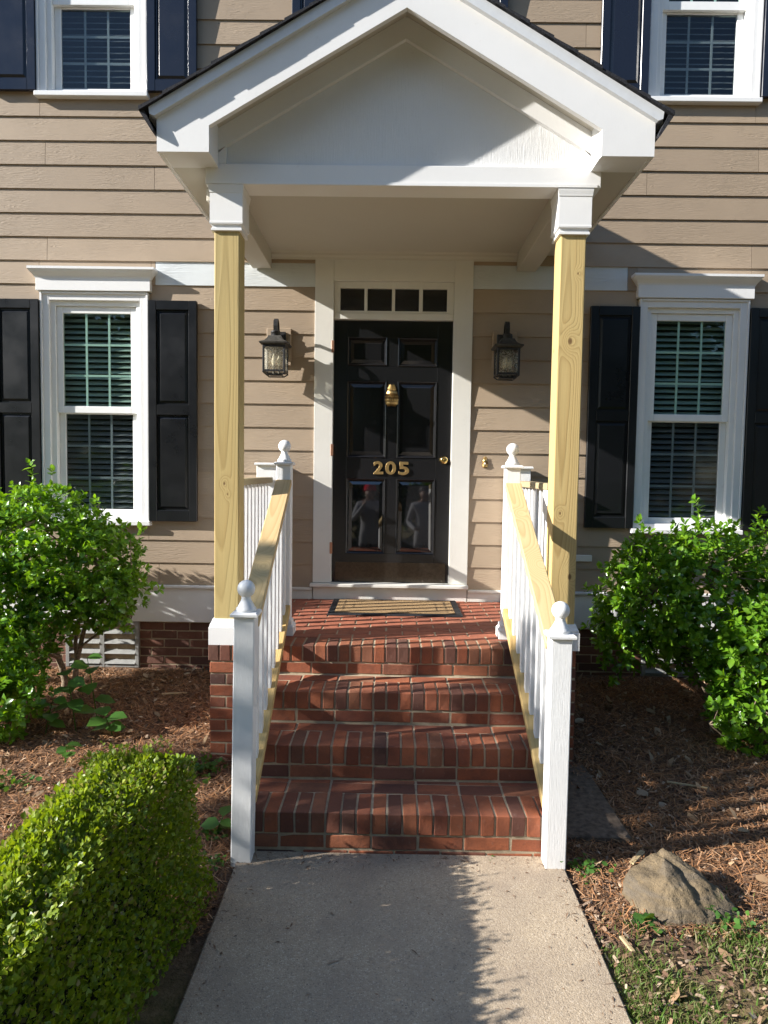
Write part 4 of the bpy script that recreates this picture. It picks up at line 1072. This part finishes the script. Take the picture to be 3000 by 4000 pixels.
shrub('holly_shrub', 'large rounded holly shrub under the left window, bare stems showing below', (-2.4, -.6, -.62),
      [(-2.45,-.66,.46,.52,.42,.40), (-2.06,-.62,.28,.32,.36,.38), (-2.95,-.66,.42,.5,.44,.45), (-2.72,-.78,.12,.36,.42,.40), (-2.62,-1.12,-.18,.42,.36,.32), (-2.38,-1.3,-.42,.30,.26,.22), (-1.93,-.62,.10,.20,.26,.24), (-2.30,-.74,-.02,.22,.24,.20), (-2.52,-.95,-.30,.26,.26,.26)],
      3000, 7, .050, M['holly'],
      [([(-2.32,-.5,-.64),(-2.36,-.52,-.35),(-2.5,-.5,-.1),(-2.55,-.6,.3)], .026, .010), ([(-2.30,-.5,-.63),(-2.22,-.52,-.3),(-2.12,-.55,0),(-2.0,-.6,.3)], .024, .008),
       ([(-2.27,-.48,-.63),(-2.26,-.46,-.25),(-2.2,-.45,.05),(-2.3,-.55,.45)], .018, .007), ([(-2.7,-.42,-.6),(-2.72,-.45,-.3),(-2.55,-.5,-.1),(-2.65,-.6,.3)], .034, .012),
       ([(-2.9,-.5,-.6),(-2.85,-.55,-.3),(-2.95,-.6,.1),(-2.9,-.65,.4)], .03, .01), ([(-2.22,-.52,-.3),(-2.0,-.62,-.12),(-1.78,-.66,-.02)], .010, .004), ([(-2.36,-.52,-.35),(-2.5,-.8,-.2),(-2.6,-1.05,-.1)], .018, .006),
       ([(-2.12,-.55,0),(-1.95,-.6,.12),(-1.8,-.62,.25)], .009, .004)], 3, 220,
      [((-2.42,-.75,.75),(-2.40,-.78,.99),4), ((-2.35,-.7,.7),(-2.28,-.75,.94),3), ((-2.05,-.7,.55),(-1.98,-.72,.76),3), ((-1.85,-.65,.3),(-1.60,-.68,.16),4), ((-1.9,-.62,.4),(-1.72,-.66,.58),3), ((-2.0,-.65,.05),(-1.82,-.70,-.10),4)])
shrub('holly_shrub', 'bright green holly shrub under the right window behind the stone', (2.2, -.8, -.62),
      [(2.15,-.80,.16,.55,.44,.54), (1.80,-.76,.18,.34,.36,.44), (2.75,-.8,.22,.5,.44,.50), (2.35,-1.12,-.10,.40,.34,.34), (2.18,-1.30,-.42,.24,.2,.22), (1.62,-.72,.10,.20,.26,.24), (1.58,-.70,-.16,.16,.2,.16)],
      2700, 7, .053, M['hollyR'],
      [([(2.25,-.75,-.64),(2.1,-.72,-.35),(1.95,-.72,-.15),(1.8,-.72,.2)], .026, .009), ([(2.3,-.75,-.64),(2.3,-.8,-.3),(2.2,-.8,.1),(2.1,-.8,.4)], .028, .010), ([(2.4,-.8,-.64),(2.6,-.85,-.3),(2.7,-.8,.2)], .026, .010),
       ([(2.3,-.85,-.6),(2.3,-1.1,-.4),(2.25,-1.25,-.2)], .02, .008), ([(2.35,-.85,-.62),(2.05,-1.1,-.55),(1.95,-1.25,-.5)], .014, .006)], 8, 260,
      [((2.0,-.9,.6),(1.97,-.92,.82),4), ((1.7,-.8,.5),(1.62,-.85,.68),3), ((1.62,-.75,.3),(1.42,-.8,.36),3), ((1.5,-.75,.1),(1.32,-.8,.22),4), ((1.48,-.75,-.1),(1.34,-.8,-.02),3), ((2.35,-.9,.62),(2.36,-.95,.76),3), ((2.6,-.9,.6),(2.62,-.95,.74),3), ((1.6,-.8,-.25),(1.5,-.85,-.36),4)])

# ------------------------------------------------------------------ clipped box hedge
def hedge():
    rs = np.random.default_rng(5); x0, x1, y0, y1, z0, z1 = -1.15, -.722, -4.9, -2.72, GZ, -.088
    t = thing('box_hedge', (-.9, -3.9, GZ), 'clipped low boxwood hedge along the left edge of the concrete walk', 'hedge'); B = np.array((-.9, -3.9, GZ))
    n = 70000; P = np.empty((n,3)); O = np.zeros((n,3))
    face = rs.choice(4, n, p=[.46,.36,.12,.06]); u = rs.random(n); v = rs.random(n); dep = -.016+.115*rs.random(n)**1.5
    X, Y, Z = x1-x0, y1-y0, z1-z0
    bow = .035*np.sin(u*9+1)+.02*np.sin(u*23)
    yv = y0+u*Y
    taper = .135
    m0 = face == 0; P[m0] = np.stack([x0+.03+v*(X-.165), yv, z1-dep+.018*np.sin(yv*7)+.012*np.sin(v*11+yv*3)-.05*np.abs(v-.5)**3*8], 1)[m0]; O[m0] = (0,0,1)
    m1 = face == 1; P[m1] = np.stack([x1-dep+.02*np.sin(yv*6)+.015*np.sin(v*9+yv*4)-taper*v**1.3, yv, z0+.03+v*(Z-.03)], 1)[m1]; O[m1] = (1,0,.1)
    m2 = face == 2; P[m2] = np.stack([x0+dep+.02*np.sin(yv*5), yv, z0+.03+v*(Z-.03)], 1)[m2]; O[m2] = (-1,0,.1)
    m3 = face == 3; P[m3] = np.stack([x0+.03+v*(X-.06), y1-dep+.015*np.sin(v*12), z0+.03+u*(Z-.03)], 1)[m3]; O[m3] = (0,1,.1)
    # round the corners
    cx, cz = (x0+x1)/2, z1
    for _ in (0,):
        ex = (np.abs(P[:,0]-cx)/(X/2))*np.where(P[:,0] > cx, 0., 1.); ez = (P[:,2]-(z1-.14))/.14; k = (ex > .7) & (ez > 0); r = np.sqrt(((ex-.7)/.3).clip(0)**2+ez.clip(0)**2); sc = np.where(k & (r > 1), 1/np.maximum(r, 1e-6), 1.)
        P[:,0] = np.where(k, cx+np.sign(P[:,0]-cx)*(X/2)*(.7+.3*((ex-.7)/.3)*sc), P[:,0]); P[:,2] = np.where(k, z1-.14+.14*ez*sc, P[:,2])
        ey = (P[:,1]-(y1-.16))/.16; k = (ey > 0) & (ez > 0); r = np.sqrt(ey.clip(0)**2+ez.clip(0)**2); sc = np.where(k & (r > 1), 1/np.maximum(r, 1e-6), 1.)
        P[:,1] = np.where(k, y1-.16+.16*ey*sc, P[:,1]); P[:,2] = np.where(k, z1-.14+.14*ez*sc, P[:,2])
    d = O*.55+np.array([0,0,.75])+rs.normal(size=(n,3))*.5; nm = rs.normal(size=(n,3))+O*.6
    sz = .010+.016*rs.random(n)**1.4; far = rs.random(n) < .02; P[far] += O[far]*.02+np.array([0,0,.015]); sz[far] *= 1.2
    tag(link('foliage', leaves_mesh('foliage', P-B, d, nm, sz, 1.15, True), M['box'], t), kind='stuff')
    # fresh shoots standing proud of the clipped top
    k = 260; sx = x0+.05+rs.random(k)*(X-.12); sy = y0+rs.random(k)*Y; base = np.stack([sx, sy, np.full(k, z1-.01)], 1); pp = []; dd = []; nn = []; ss = []
    for i in range(k):
        hgt = .02+.035*rs.random()
        for q in range(6): pp.append(base[i]+np.array([rs.normal()*.003, rs.normal()*.003, hgt*q/5])); a = q*1.57+i; dd.append((math.cos(a), math.sin(a), .9)); nn.append((-math.cos(a), -math.sin(a), .6)); ss.append(.014+.006*rs.random())
    tag(link('new_shoots', leaves_mesh('new_shoots', np.array(pp)-B, np.array(dd), np.array(nn), np.array(ss), 1.1, True), M['box'], t), kind='stuff')
    tw = MB()
    for i in range(420):
        yq = rs.uniform(y0+.1, y1-.05); zq = rs.uniform(z0+.03, z1-.06); xq = x1-.03-.135*((zq-z0)/Z)**1.3-.05*rs.random(); tw.tube([(xq-.06, yq, zq-.06), (xq, yq+rs.normal()*.03, zq+.03+.03*rs.random())], .0014, 4)
    tw.build('twigs', M['bark'], t)
    b = MB(); b.frustum((x0+.10, x1-.115, y0+.05, y1-.13), z0, (x0+.12, x1-.235, y0+.05, y1-.17), z1-.115); b.build('opaque_dark_core', M['core'], t)  # opaque dark block added behind the leaves to limit see-through
hedge()

# ------------------------------------------------------------------ ground litter
def in_bed(x, y):
    if y > -.06 or (wx0-.01 < x < wx1+.01 and y < -2.38): return False
    if PX0-.02 < x < PX1+.02 and y > YR[4]-.02: return False
    if SX0-.02 < x < SX1+.02 and y > YR[1]-.02: return False
    return True
def litter(name, n, l0, l1, w0, w1, mat, seed, lift, regs, label, cat, tilt=.25, tip=1.):
    rs = np.random.default_rng(seed); V = []; F_ = []; c = 0
    while c < n:
        rg = regs[rs.integers(len(regs))]; x = rs.uniform(rg[0], rg[1]); y = rs.uniform(rg[2], rg[3])
        if not in_bed(x, y): continue
        a = rs.random()*6.28; l = rs.uniform(l0, l1)/2; w = rs.uniform(w0, w1)/2; z = ground_z(x, y)+rs.random()*lift+.002
        dx, dy = math.cos(a)*l, math.sin(a)*l; ex, ey = -math.sin(a)*w, math.cos(a)*w; tz = rs.normal()*tilt*l; tw = rs.normal()*tilt*w; bow = abs(rs.normal())*l*.18
        k = len(V)
        ex_, ey_ = ex*tip, ey*tip
        V += [(x-dx-ex_, y-dy-ey_, z-tz-tw), (x-ex*1.2, y-ey*1.2, z+bow-tw), (x+dx-ex_, y+dy-ey_, z+tz-tw), (x+dx+ex_, y+dy+ey_, z+tz+tw), (x+ex*1.2, y+ey*1.2, z+bow+tw), (x-dx+ex_, y-dy+ey_, z-tz+tw)]
        F_ += [(k, k+1, k+4, k+5), (k+1, k+2, k+3, k+4)]; c += 1
    V = np.array(V); V[:,2] = np.maximum(V[:,2], GZ-.003)
    o = link(name, np_mesh(name, V, F_), mat); return tag(o, label, cat, None, 'stuff')
LB, RB = (-2.75,-.66,-3.0,-.08), (.78,2.6,-2.95,-.08)
litter('pine_straw_mulch', 60000, .022, .08, .0016, .0036, M['straw'], 21, .016, [LB, RB], 'brown pine straw mulch covering the planting beds', 'mulch', .3)
litter('bark_chips', 8000, .010, .034, .004, .011, M['chip'], 22, .018, [LB, RB, LB, RB, (.78,1.9,-3.7,-2.6)], 'loose bark chips scattered over the beds', 'mulch', .35)
M['dryleaf'] = m_litter('dry_leaf', [(.30,.19,.10), (.42,.30,.18), (.22,.13,.07), (.50,.40,.27)])
litter('dry_leaves', 650, .03, .07, .014, .03, M['dryleaf'], 23, .02, [(-2.75,-1.1,-2.9,-.08), (.8,2.6,-3.6,-.1)], 'dry fallen leaves lying on the mulch', 'leaves', .6, .15)
def debris():
    rs = np.random.default_rng(77); V = []; F_ = []
    for i in range(520):
        if i < 230: x = rs.choice([wx0+abs(rs.normal())*.05, wx1-abs(rs.normal())*.04]); y = rs.uniform(-4.0, -2.45)
        elif i < 380: x = rs.uniform(wx0+.02, wx1-.02); y = -2.445-abs(rs.normal())*.06
        else: x = rs.uniform(wx0, wx1); y = rs.uniform(-4.2, -2.5)
        a = rs.random()*6.28; l = rs.uniform(.003, .012 if i % 5 else .03); w = rs.uniform(.0012, .004); z = -.6742; k = len(V); h = rs.uniform(.0005, .004)
        dx, dy, ex, ey = math.cos(a)*l, math.sin(a)*l, -math.sin(a)*w, math.cos(a)*w
        V += [(x-dx, y-dy, z), (x-ex, y-ey, z+h), (x+dx, y+dy, z+h*.4), (x+ex, y+ey, z+h)]; F_ += [(k, k+1, k+2, k+3)]
    tag(link('walk_debris', np_mesh('walk_debris', np.array(V), F_), M['chip']), 'crumbs of bark and needles strewn on the walk', 'debris', None, 'stuff')
debris()
def grass():
    rs = np.random.default_rng(31); V = []; F_ = []; c = 0
    while c < 12500:
        x = rs.uniform(.772, 2.1); y = rs.uniform(-4.1, -2.62)
        pn = math.sin(x*7.3+y*3.1)+math.sin(x*3.7-y*6.9+1)+math.sin(x*13+y*11)*.6
        edge = max(0, (x-.78)*.25)
        if y > -2.80-edge*.35 and rs.random() > .04: continue
        if pn < .1 and rs.random() > .16: continue
        h = rs.uniform(.012, .038); a = rs.random()*6.28; w = .0016+.0016*rs.random(); z = ground_z(x, y)-.002; bx_, by_ = math.cos(a)*w, math.sin(a)*w; lx, ly = rs.normal()*.012, rs.normal()*.012
        k = len(V); V += [(x-bx_, y-by_, z), (x+bx_, y+by_, z), (x+lx*.5+bx_*.7, y+ly*.5+by_*.7, z+h*.65), (x+lx*.5-bx_*.7, y+ly*.5-by_*.7, z+h*.65), (x+lx*1.4, y+ly*1.4, z+h), (x+lx*1.4, y+ly*1.4, z+h)]
        F_ += [(k, k+1, k+2, k+3), (k+3, k+2, k+4, k+5)]; c += 1
    o = link('lawn_grass', np_mesh('lawn_grass', np.array(V), F_), M['grass']); tag(o, 'thin patchy grass beside the right edge of the walk', 'grass', None, 'stuff')
grass()

# ------------------------------------------------------------------ stone, slab, planks
def stone():
    pts = [(-.19,.02,0), (-.21,-.02,.07), (-.17,.05,.13), (-.06,.10,.175), (-.02,.13,.19), (.03,.10,.185), (.10,.05,.15), (.19,.0,.10), (.25,-.06,.04), (.26,-.08,0), (.12,-.13,.0), (.10,-.12,.07), (.0,-.17,.0), (-.02,-.16,.06), (-.12,-.13,.05), (-.14,-.14,0), (-.05,-.06,.155), (.02,.01,.165), (.10,-.06,.11), (-.15,.12,0), (.0,.19,.0), (.16,.12,0), (.05,.16,.10), (.22,.05,.03)]
    bm = bmesh.new()
    for p in pts: bm.verts.new((p[0], p[1], p[2]-.02))
    bmesh.ops.convex_hull(bm, input=list(bm.verts)); bmesh.ops.delete(bm, geom=[v for v in bm.verts if not v.link_faces], context='VERTS')
    bmesh.ops.triangulate(bm, faces=list(bm.faces))
    for _ in range(4): bmesh.ops.subdivide_edges(bm, edges=list(bm.edges), cuts=1, use_grid_fill=True, smooth=.2)
    from mathutils import noise as mn
    for v in bm.verts:
        p = v.co*9; q_ = Vector((p.x*.8+p.y*.9, 2+p.x*.2, p.z*.9-p.x*.4)); d = mn.noise(p)*.012+mn.noise(p*2.7)*.006+mn.noise(p*7)*.0035+mn.noise(p*16)*.0016-abs(mn.noise(q_*2.2))*.008
        gr = math.exp(-(((v.co.x-.035)*.8+(v.co.y)*.55)/.02)**2)*.012 if v.co.z > .05 else 0
        v.co += v.co.normalized()*d-Vector((0, 0, gr))
    me = bpy.data.meshes.new('stone'); bm.to_mesh(me); bm.free()
    for p in me.polygons: p.use_smooth = True
    o = link('stone', me, M['rock'], None, (1.14, -2.745, GZ-.006)); o.rotation_euler = (0, 0, -.15); o.scale = (.95, 1.0, 1.02)
    tag(o, 'rounded tan boulder in the mulch right of the concrete walk', 'stone')
stone()
sl_o = MB().box(SX1+.012, 1.13, -2.285, -1.48, GZ-.05, GZ+.03).build('concrete_pad', M['slab'], None, .006, 1, origin=(.95, -1.9, GZ)); tag(sl_o, 'narrow dark concrete pad on the ground along the right side of the steps', 'concrete pad')
def plank(x, y, ang, ln, w, lab_):
    o = link('wood_scrap', MB().box(-ln/2, ln/2, -w/2, w/2, 0, .008).mesh('wood_scrap', bevel=.0015), M['plank'], None, (x, y, ground_z(x, y)+.014), (.05, .04, ang)); tag(o, lab_, 'wood scrap')
plank(1.10, -2.44, .9, .14, .022, 'pale wood scrap lying between the stone and the right newel')
plank(-1.50, -.62, .35, .17, .02, 'pale wood splinter on the mulch left of the brick pier')
plank(1.62, -1.75, -.25, .22, .012, 'thin pale stick on the shaded mulch below the right shrub')
plank(.86, -3.02, 1.75, .085, .016, 'short pale wood chip in the grass beside the walk')

# ------------------------------------------------------------------ small plants
def seedling(x, y, h, nleaf, size, label, seed, group='broad-leaved seedlings in the left bed', cat='seedling', name='seedling'):
    rs = random.Random(seed); z = ground_z(x, y); t = thing(name, (x, y, z), label, cat, group)
    st = MB(); lean = (rs.uniform(-.06, .06), rs.uniform(-.08, .0)); st.tube([(x, y, z-.01), (x+lean[0]*.5, y+lean[1]*.5, z+h*.55), (x+lean[0], y+lean[1], z+h)], [.004, .003, .002], 6); st.build('stem', M['weed'], t)
    one = leaves_mesh('leaf', np.zeros((1,3)), np.array([[1.,0,0]]), np.array([[0,0,1.]]), np.array([1.]), 1.15); one.materials.append(M['weed'])
    for i in range(nleaf):
        f = .35+.65*i/max(1, nleaf-1); p = Vector((lean[0]*f, lean[1]*f, h*f)); a = i*2.4+rs.random()
        d = Vector((math.cos(a), math.sin(a), rs.uniform(-.25, .35))).normalized(); n_ = Vector((rs.uniform(-.3, .3), -.35+rs.uniform(-.3, .3), 1)); s = n_.cross(d).normalized(); u = d.cross(s)
        o = bpy.data.objects.new('leaf', one); COL.objects.link(o); o.parent = t; o.rotation_euler = Matrix((d, s, u)).transposed().to_euler(); o.location = p; q = size*rs.uniform(.75, 1.15); o.scale = (q, q*.85, q)
seedling(-1.93, -1.20, .36, 7, .15, 'tallest broad-leaved seedling in front of the holly stems', 1)
seedling(-2.10, -1.25, .22, 6, .11, 'broad-leaved seedling in the left bed, leftmost beside the holly foliage', 2)
seedling(-1.68, -1.25, .14, 7, .12, 'low broad-leaved seedling on open mulch, nearest the brick pier', 3)
seedling(-1.86, -1.05, .44, 6, .12, 'broad-leaved seedling reaching up before the crawl space vent', 4)
seedling(-1.80, -1.62, .12, 6, .08, 'small broad-leaved seedling at the front of the left bed behind the hedge', 5)
seedling(-.79, -2.27, .09, 4, .085, 'small seedling with one lit leaf beside the left newel', 6)
def weed_clump(x, y, n, r, size, label, seed, cat='weed'):
    rs = np.random.default_rng(seed); z = ground_z(x, y); t = thing('weed_clump', (x, y, z), label, cat, 'small weeds')
    m_ = n*4; p = rs.normal(size=(m_,3))*r; p[:,2] = np.abs(p[:,2])*.55; d = rs.normal(size=(m_,3)); d[:,2] = np.abs(d[:,2])*.6
    tag(link('foliage', leaves_mesh('foliage', p, d, rs.normal(size=(m_,3))*.5+np.array([0,-.2,1.]), size*(.7+.6*rs.random(m_)), 1.5), M['weed'], t), kind='stuff')
    b = MB()
    for i in range(0, m_, 4): b.tube([(x+p[i,0]*.3, y+p[i,1]*.3, z-.005), (x+p[i,0], y+p[i,1], z+p[i,2])], .0016, 4)
    b.build('stems', M['weed'], t)
weed_clump(-1.03, -1.62, 26, .06, .028, 'leafy weed clump at the foot of the left brick pier', 41)
weed_clump(-.80, -2.30, 12, .035, .020, 'weeds growing against the left side of the left newel', 42)
weed_clump(.86, -2.52, 14, .04, .018, 'weeds growing at the foot of the right newel', 43)
weed_clump(-.73, -2.55, 8, .03, .016, 'tiny weeds between hedge end and left newel', 44)
weed_clump(.955, -2.885, 5, .03, .034, 'broad clover-like weed at the front foot of the stone', 45)
weed_clump(1.28, -2.86, 14, .05, .022, 'green weeds at the right foot of the stone', 46)
weed_clump(.46, -2.45, 4, .012, .016, 'tiny sprout in the joint between bottom step and walk', 47)
weed_clump(-2.0, -1.9, 12, .07, .026, 'weeds on the sunny mulch behind the hedge', 48)

# ------------------------------------------------------------------ trees (left of the frame: dapples the steps; across the street: seen in door and panes)
def tree(x, y, h, tr_r, ells, n, size, label, seed, cat='tree', group=None):
    rs = np.random.default_rng(seed); t = thing('tree', (x, y, GZ), label, cat, group); b = MB(); B = Vector((x, y, GZ))
    b.tube([(x, y, GZ-.1), (x+.05*h*.1, y, GZ+h*.25), (x-.03*h*.1, y+.02*h, GZ+h*.5), (x, y, GZ+h*.8)], [tr_r, tr_r*.8, tr_r*.55, tr_r*.15], 9)
    for e in ells:
        e_ = Vector((x+e[0], y+e[1], GZ+e[2])); s = Vector((x, y, GZ+max(.25*h, e[2]-e[5]*1.1-.3))); b.tube([s, s.lerp(e_, .55)+Vector((0, 0, -.1)), e_], [tr_r*.35, tr_r*.22, tr_r*.06], 6)
    b.build('trunk', M['treebark'], t)
    P, O = sample_shell(rs, [(e[0], e[1], e[2], e[3], e[4], e[5]) for e in ells], n, .75)
    d = rs.normal(size=(n,3))+O*.4+np.array([0,0,-.2]); nm = rs.normal(size=(n,3))+np.array([0,0,.8])
    tag(link('crown', leaves_mesh('crown', P, d, nm, size*(.7+.6*rs.random(n)), 1.2, True), M['tree'], t), kind='stuff')
    return t
tree(-8.2, -4.35, 5.2, .07, [(.1,.30,4.15,.5,.35,.38), (-.1,-.28,4.65,.5,.3,.42), (.2,-.1,3.75,.5,.5,.28), (-.2,.70,3.85,.45,.30,.34), (.1,.1,5.0,.5,.4,.25), (0,-.3,3.35,.4,.25,.2)], 1700, .10, 'slender young tree standing left of the house front', 61)
bt = [(-13.5,-19,11), (-7.6,-18,10.5), (-2.4,-20,11.5), (2.8,-17.5,10), (8.0,-19,11), (13.5,-18,11), (18.5,-13,10), (20,-6,10), (.2,-26,14), (-9,-26,14), (10,-26,14)]
tl = ['far-left', 'left', 'left of centre', 'centre', 'right of centre', 'right', 'far-right', 'outermost right', 'tallest centre rear', 'rear left', 'rear right']
for i, (x, y, h) in enumerate(bt):
    r_ = random.Random(70+i); el = []
    for q in range(9): el.append((r_.uniform(-2.4, 2.4), r_.uniform(-1.6, 1.6), h*r_.uniform(.26, .88), r_.uniform(1.6, 2.4), r_.uniform(1.4, 2.0), r_.uniform(1.4, 2.2)))
    el.append((0, 0, h*.16, 2.6, 1.8, 2.0))
    tree(x, y, h, .22, el, 6000, .42, 'leafy tree across the street, %s of the row reflected in the door' % tl[i], 70+i, 'tree', 'trees across the street')

# ------------------------------------------------------------------ the photographer and a companion, seen reflected in the door
def person(x, y, label, skel, edges, rad, hat, seed):
    t = thing('person', (x, y, GZ), label, 'person')
    me = bpy.data.meshes.new('body'); names = list(skel); ix = {n: i for i, n in enumerate(names)}
    me.from_pydata([skel[n] for n in names], [(ix[a], ix[b]) for a, b in edges], [])
    o = link('body', me, None, t)
    md = o.modifiers.new('skin', 'SKIN'); md.use_smooth_shade = True
    for n in names:
        sv = me.skin_vertices[0].data[ix[n]]; r = rad[n]; sv.radius = r if isinstance(r, tuple) else (r, r); sv.use_root = (n == 'pelvis')
    sd = o.modifiers.new('sub', 'SUBSURF'); sd.levels = 2; sd.render_levels = 2
    dg = bpy.context.evaluated_depsgraph_get(); m2 = bpy.data.meshes.new_from_object(o.evaluated_get(dg)); o.modifiers.clear(); o.data = m2; m2.name = 'body'
    m2.materials.clear()
    for k in ('skin', 'sweat', 'trouser', 'phone'): m2.materials.append(M[k])
    hands = [Vector(skel[k]) for k in skel if k.startswith('hand') or k.startswith('fin') or k.startswith('thumb')]
    for p in m2.polygons:
        p.use_smooth = True; c = p.center
        if c.z > 1.505 and abs(c.x) < .14 and math.hypot(c.x, c.y-.02) < .16 and not any((c-h).length < .05 for h in hands): p.material_index = 0
        elif any((c-h).length < .055 for h in hands): p.material_index = 0
        elif c.z > .80: p.material_index = 1
        elif c.z > .10: p.material_index = 2
        else: p.material_index = 3
    hb_ = MB()
    if hat: hb_.lathe([(.098, 1.675), (.103, 1.69), (.103, 1.71), (.100, 1.735), (.088, 1.765), (.062, 1.788), (.030, 1.798), (.004, 1.801)], (0, .012, 0), 'z', 20)
    else: hb_.lathe([(.090, 1.655), (.097, 1.69), (.092, 1.73), (.074, 1.757), (.045, 1.772), (.004, 1.776)], (0, .0, 0), 'z', 20)
    hb_.v = [(a+x, b+y, c+GZ) for a, b, c in hb_.v]; hb_.build('beanie' if hat else 'hair', M['red'] if hat else M['hair'], t)
    ey = MB()
    for s in (-1, 1): ey.lathe([(.001, -.008), (.008, -.004), (.009, 0), (.006, .005)], (x+s*.032, y+.108, GZ+1.665), 'y', 8)
    ey.build('eyes', M['hair'], t)
    return t
base_sk = {'pelvis': (0,0,.94), 'waist': (0,0,1.08), 'chest': (0,0,1.30), 'upper': (0,.0,1.43), 'neck': (0,.012,1.53), 'jaw': (0,.035,1.585), 'head': (0,.02,1.665), 'crown': (0,.005,1.73), 'nose': (0,.115,1.64),
  'earl': (-.088,.01,1.645), 'earr': (.088,.01,1.645), 'shl': (-.175,0,1.435), 'shr': (.175,0,1.435), 'hipl': (-.095,0,.88), 'hipr': (.095,0,.88), 'knl': (-.11,.02,.50), 'knr': (.11,.03,.50), 'anl': (-.115,-.01,.09), 'anr': (.12,.0,.09), 'tol': (-.13,.16,.035), 'tor': (.14,.17,.035)}
base_r = {'pelvis': (.16,.12), 'waist': (.155,.115), 'chest': (.17,.12), 'upper': (.13,.095), 'neck': .056, 'jaw': (.062,.07), 'head': (.078,.092), 'crown': (.06,.07), 'nose': .014, 'earl': .014, 'earr': .014, 'shl': .075, 'shr': .075, 'hipl': .095, 'hipr': .095, 'knl': .062, 'knr': .062, 'anl': .045, 'anr': .045, 'tol': .036, 'tor': .036}
base_e = [('pelvis','waist'),('waist','chest'),('chest','upper'),('upper','neck'),('neck','jaw'),('jaw','head'),('head','crown'),('head','nose'),('head','earl'),('head','earr'),('upper','shl'),('upper','shr'),('pelvis','hipl'),('pelvis','hipr'),('hipl','knl'),('hipr','knr'),('knl','anl'),('knr','anr'),('anl','tol'),('anr','tor')]
def add_arm(sk, rd, ed, s, elbow, wrist, hdir, side):
    el, wr = Vector(elbow), Vector(wrist); hd = Vector(hdir).normalized(); sk['el'+s] = elbow; sk['wr'+s] = wrist; sk['hand'+s] = tuple(wr+hd*.075)
    rd['el'+s] = .052; rd['wr'+s] = .034; rd['hand'+s] = (.040,.020); ed += [('sh'+s, 'el'+s), ('el'+s, 'wr'+s), ('wr'+s, 'hand'+s)]
    lat = hd.cross(Vector((0, 0, 1)));  lat = lat.normalized() if lat.length > .1 else Vector((1, 0, 0)); nrm = hd.cross(lat)
    for i, (off, ln) in enumerate(((-.027,.062), (-.009,.074), (.009,.068), (.026,.052))):
        a = wr+hd*.085+lat*off; b = a+hd*ln*.55; c = b+(hd*.6-nrm*.8).normalized()*ln*.45
        for k, p in (('a', a), ('b', b), ('c', c)): sk['fin%s%d%s' % (s, i, k)] = tuple(p); rd['fin%s%d%s' % (s, i, k)] = .009
        ed += [('hand'+s, 'fin%s%da' % (s, i)), ('fin%s%da' % (s, i), 'fin%s%db' % (s, i)), ('fin%s%db' % (s, i), 'fin%s%dc' % (s, i))]
    p = wr+hd*.035+lat*side*.034; q = p+(hd*.7+lat*side*.7)*.045; sk['thumb%sa' % s] = tuple(p); sk['thumb%sb' % s] = tuple(q); rd['thumb%sa' % s] = .012; rd['thumb%sb' % s] = .009
    ed += [('wr'+s, 'thumb%sa' % s), ('thumb%sa' % s, 'thumb%sb' % s)]
sk, rd, ed = dict(base_sk), dict(base_r), list(base_e)
add_arm(sk, rd, ed, 'l', (-.27,.13,1.19), (-.10,.24,1.42), (.35,-.2,.9), 1)
add_arm(sk, rd, ed, 'r', (.28,.16,1.22), (.27,.30,1.53), (.0,.05,1), -1)
P1 = (-.34, -5.86)
person(P1[0], P1[1], 'person in a red knit cap and grey sweatshirt reflected in the left door panel', sk, ed, rd, True, 1)
sk, rd, ed = dict(base_sk), dict(base_r), list(base_e)
add_arm(sk, rd, ed, 'l', (-.26,-.02,1.16), (-.17,.22,1.06), (.6,.8,-.1), 1)
add_arm(sk, rd, ed, 'r', (.26,-.02,1.16), (.16,.23,1.05), (-.6,.8,-.1), -1)
person(.56, -6.05, 'bare-headed person in a grey long-sleeved shirt reflected in the right door panel', sk, ed, rd, False, 2)
ph = MB().box(-.037, .037, -.0045, .0045, -.076, .076); link_ph = link('phone', ph.mesh('phone', bevel=.003), M['phone'], None, (CAM.x-.02, CAM.y-.05, CAM.z-.02)); tag(link_ph, 'black phone held up by the person in the red cap', 'phone')
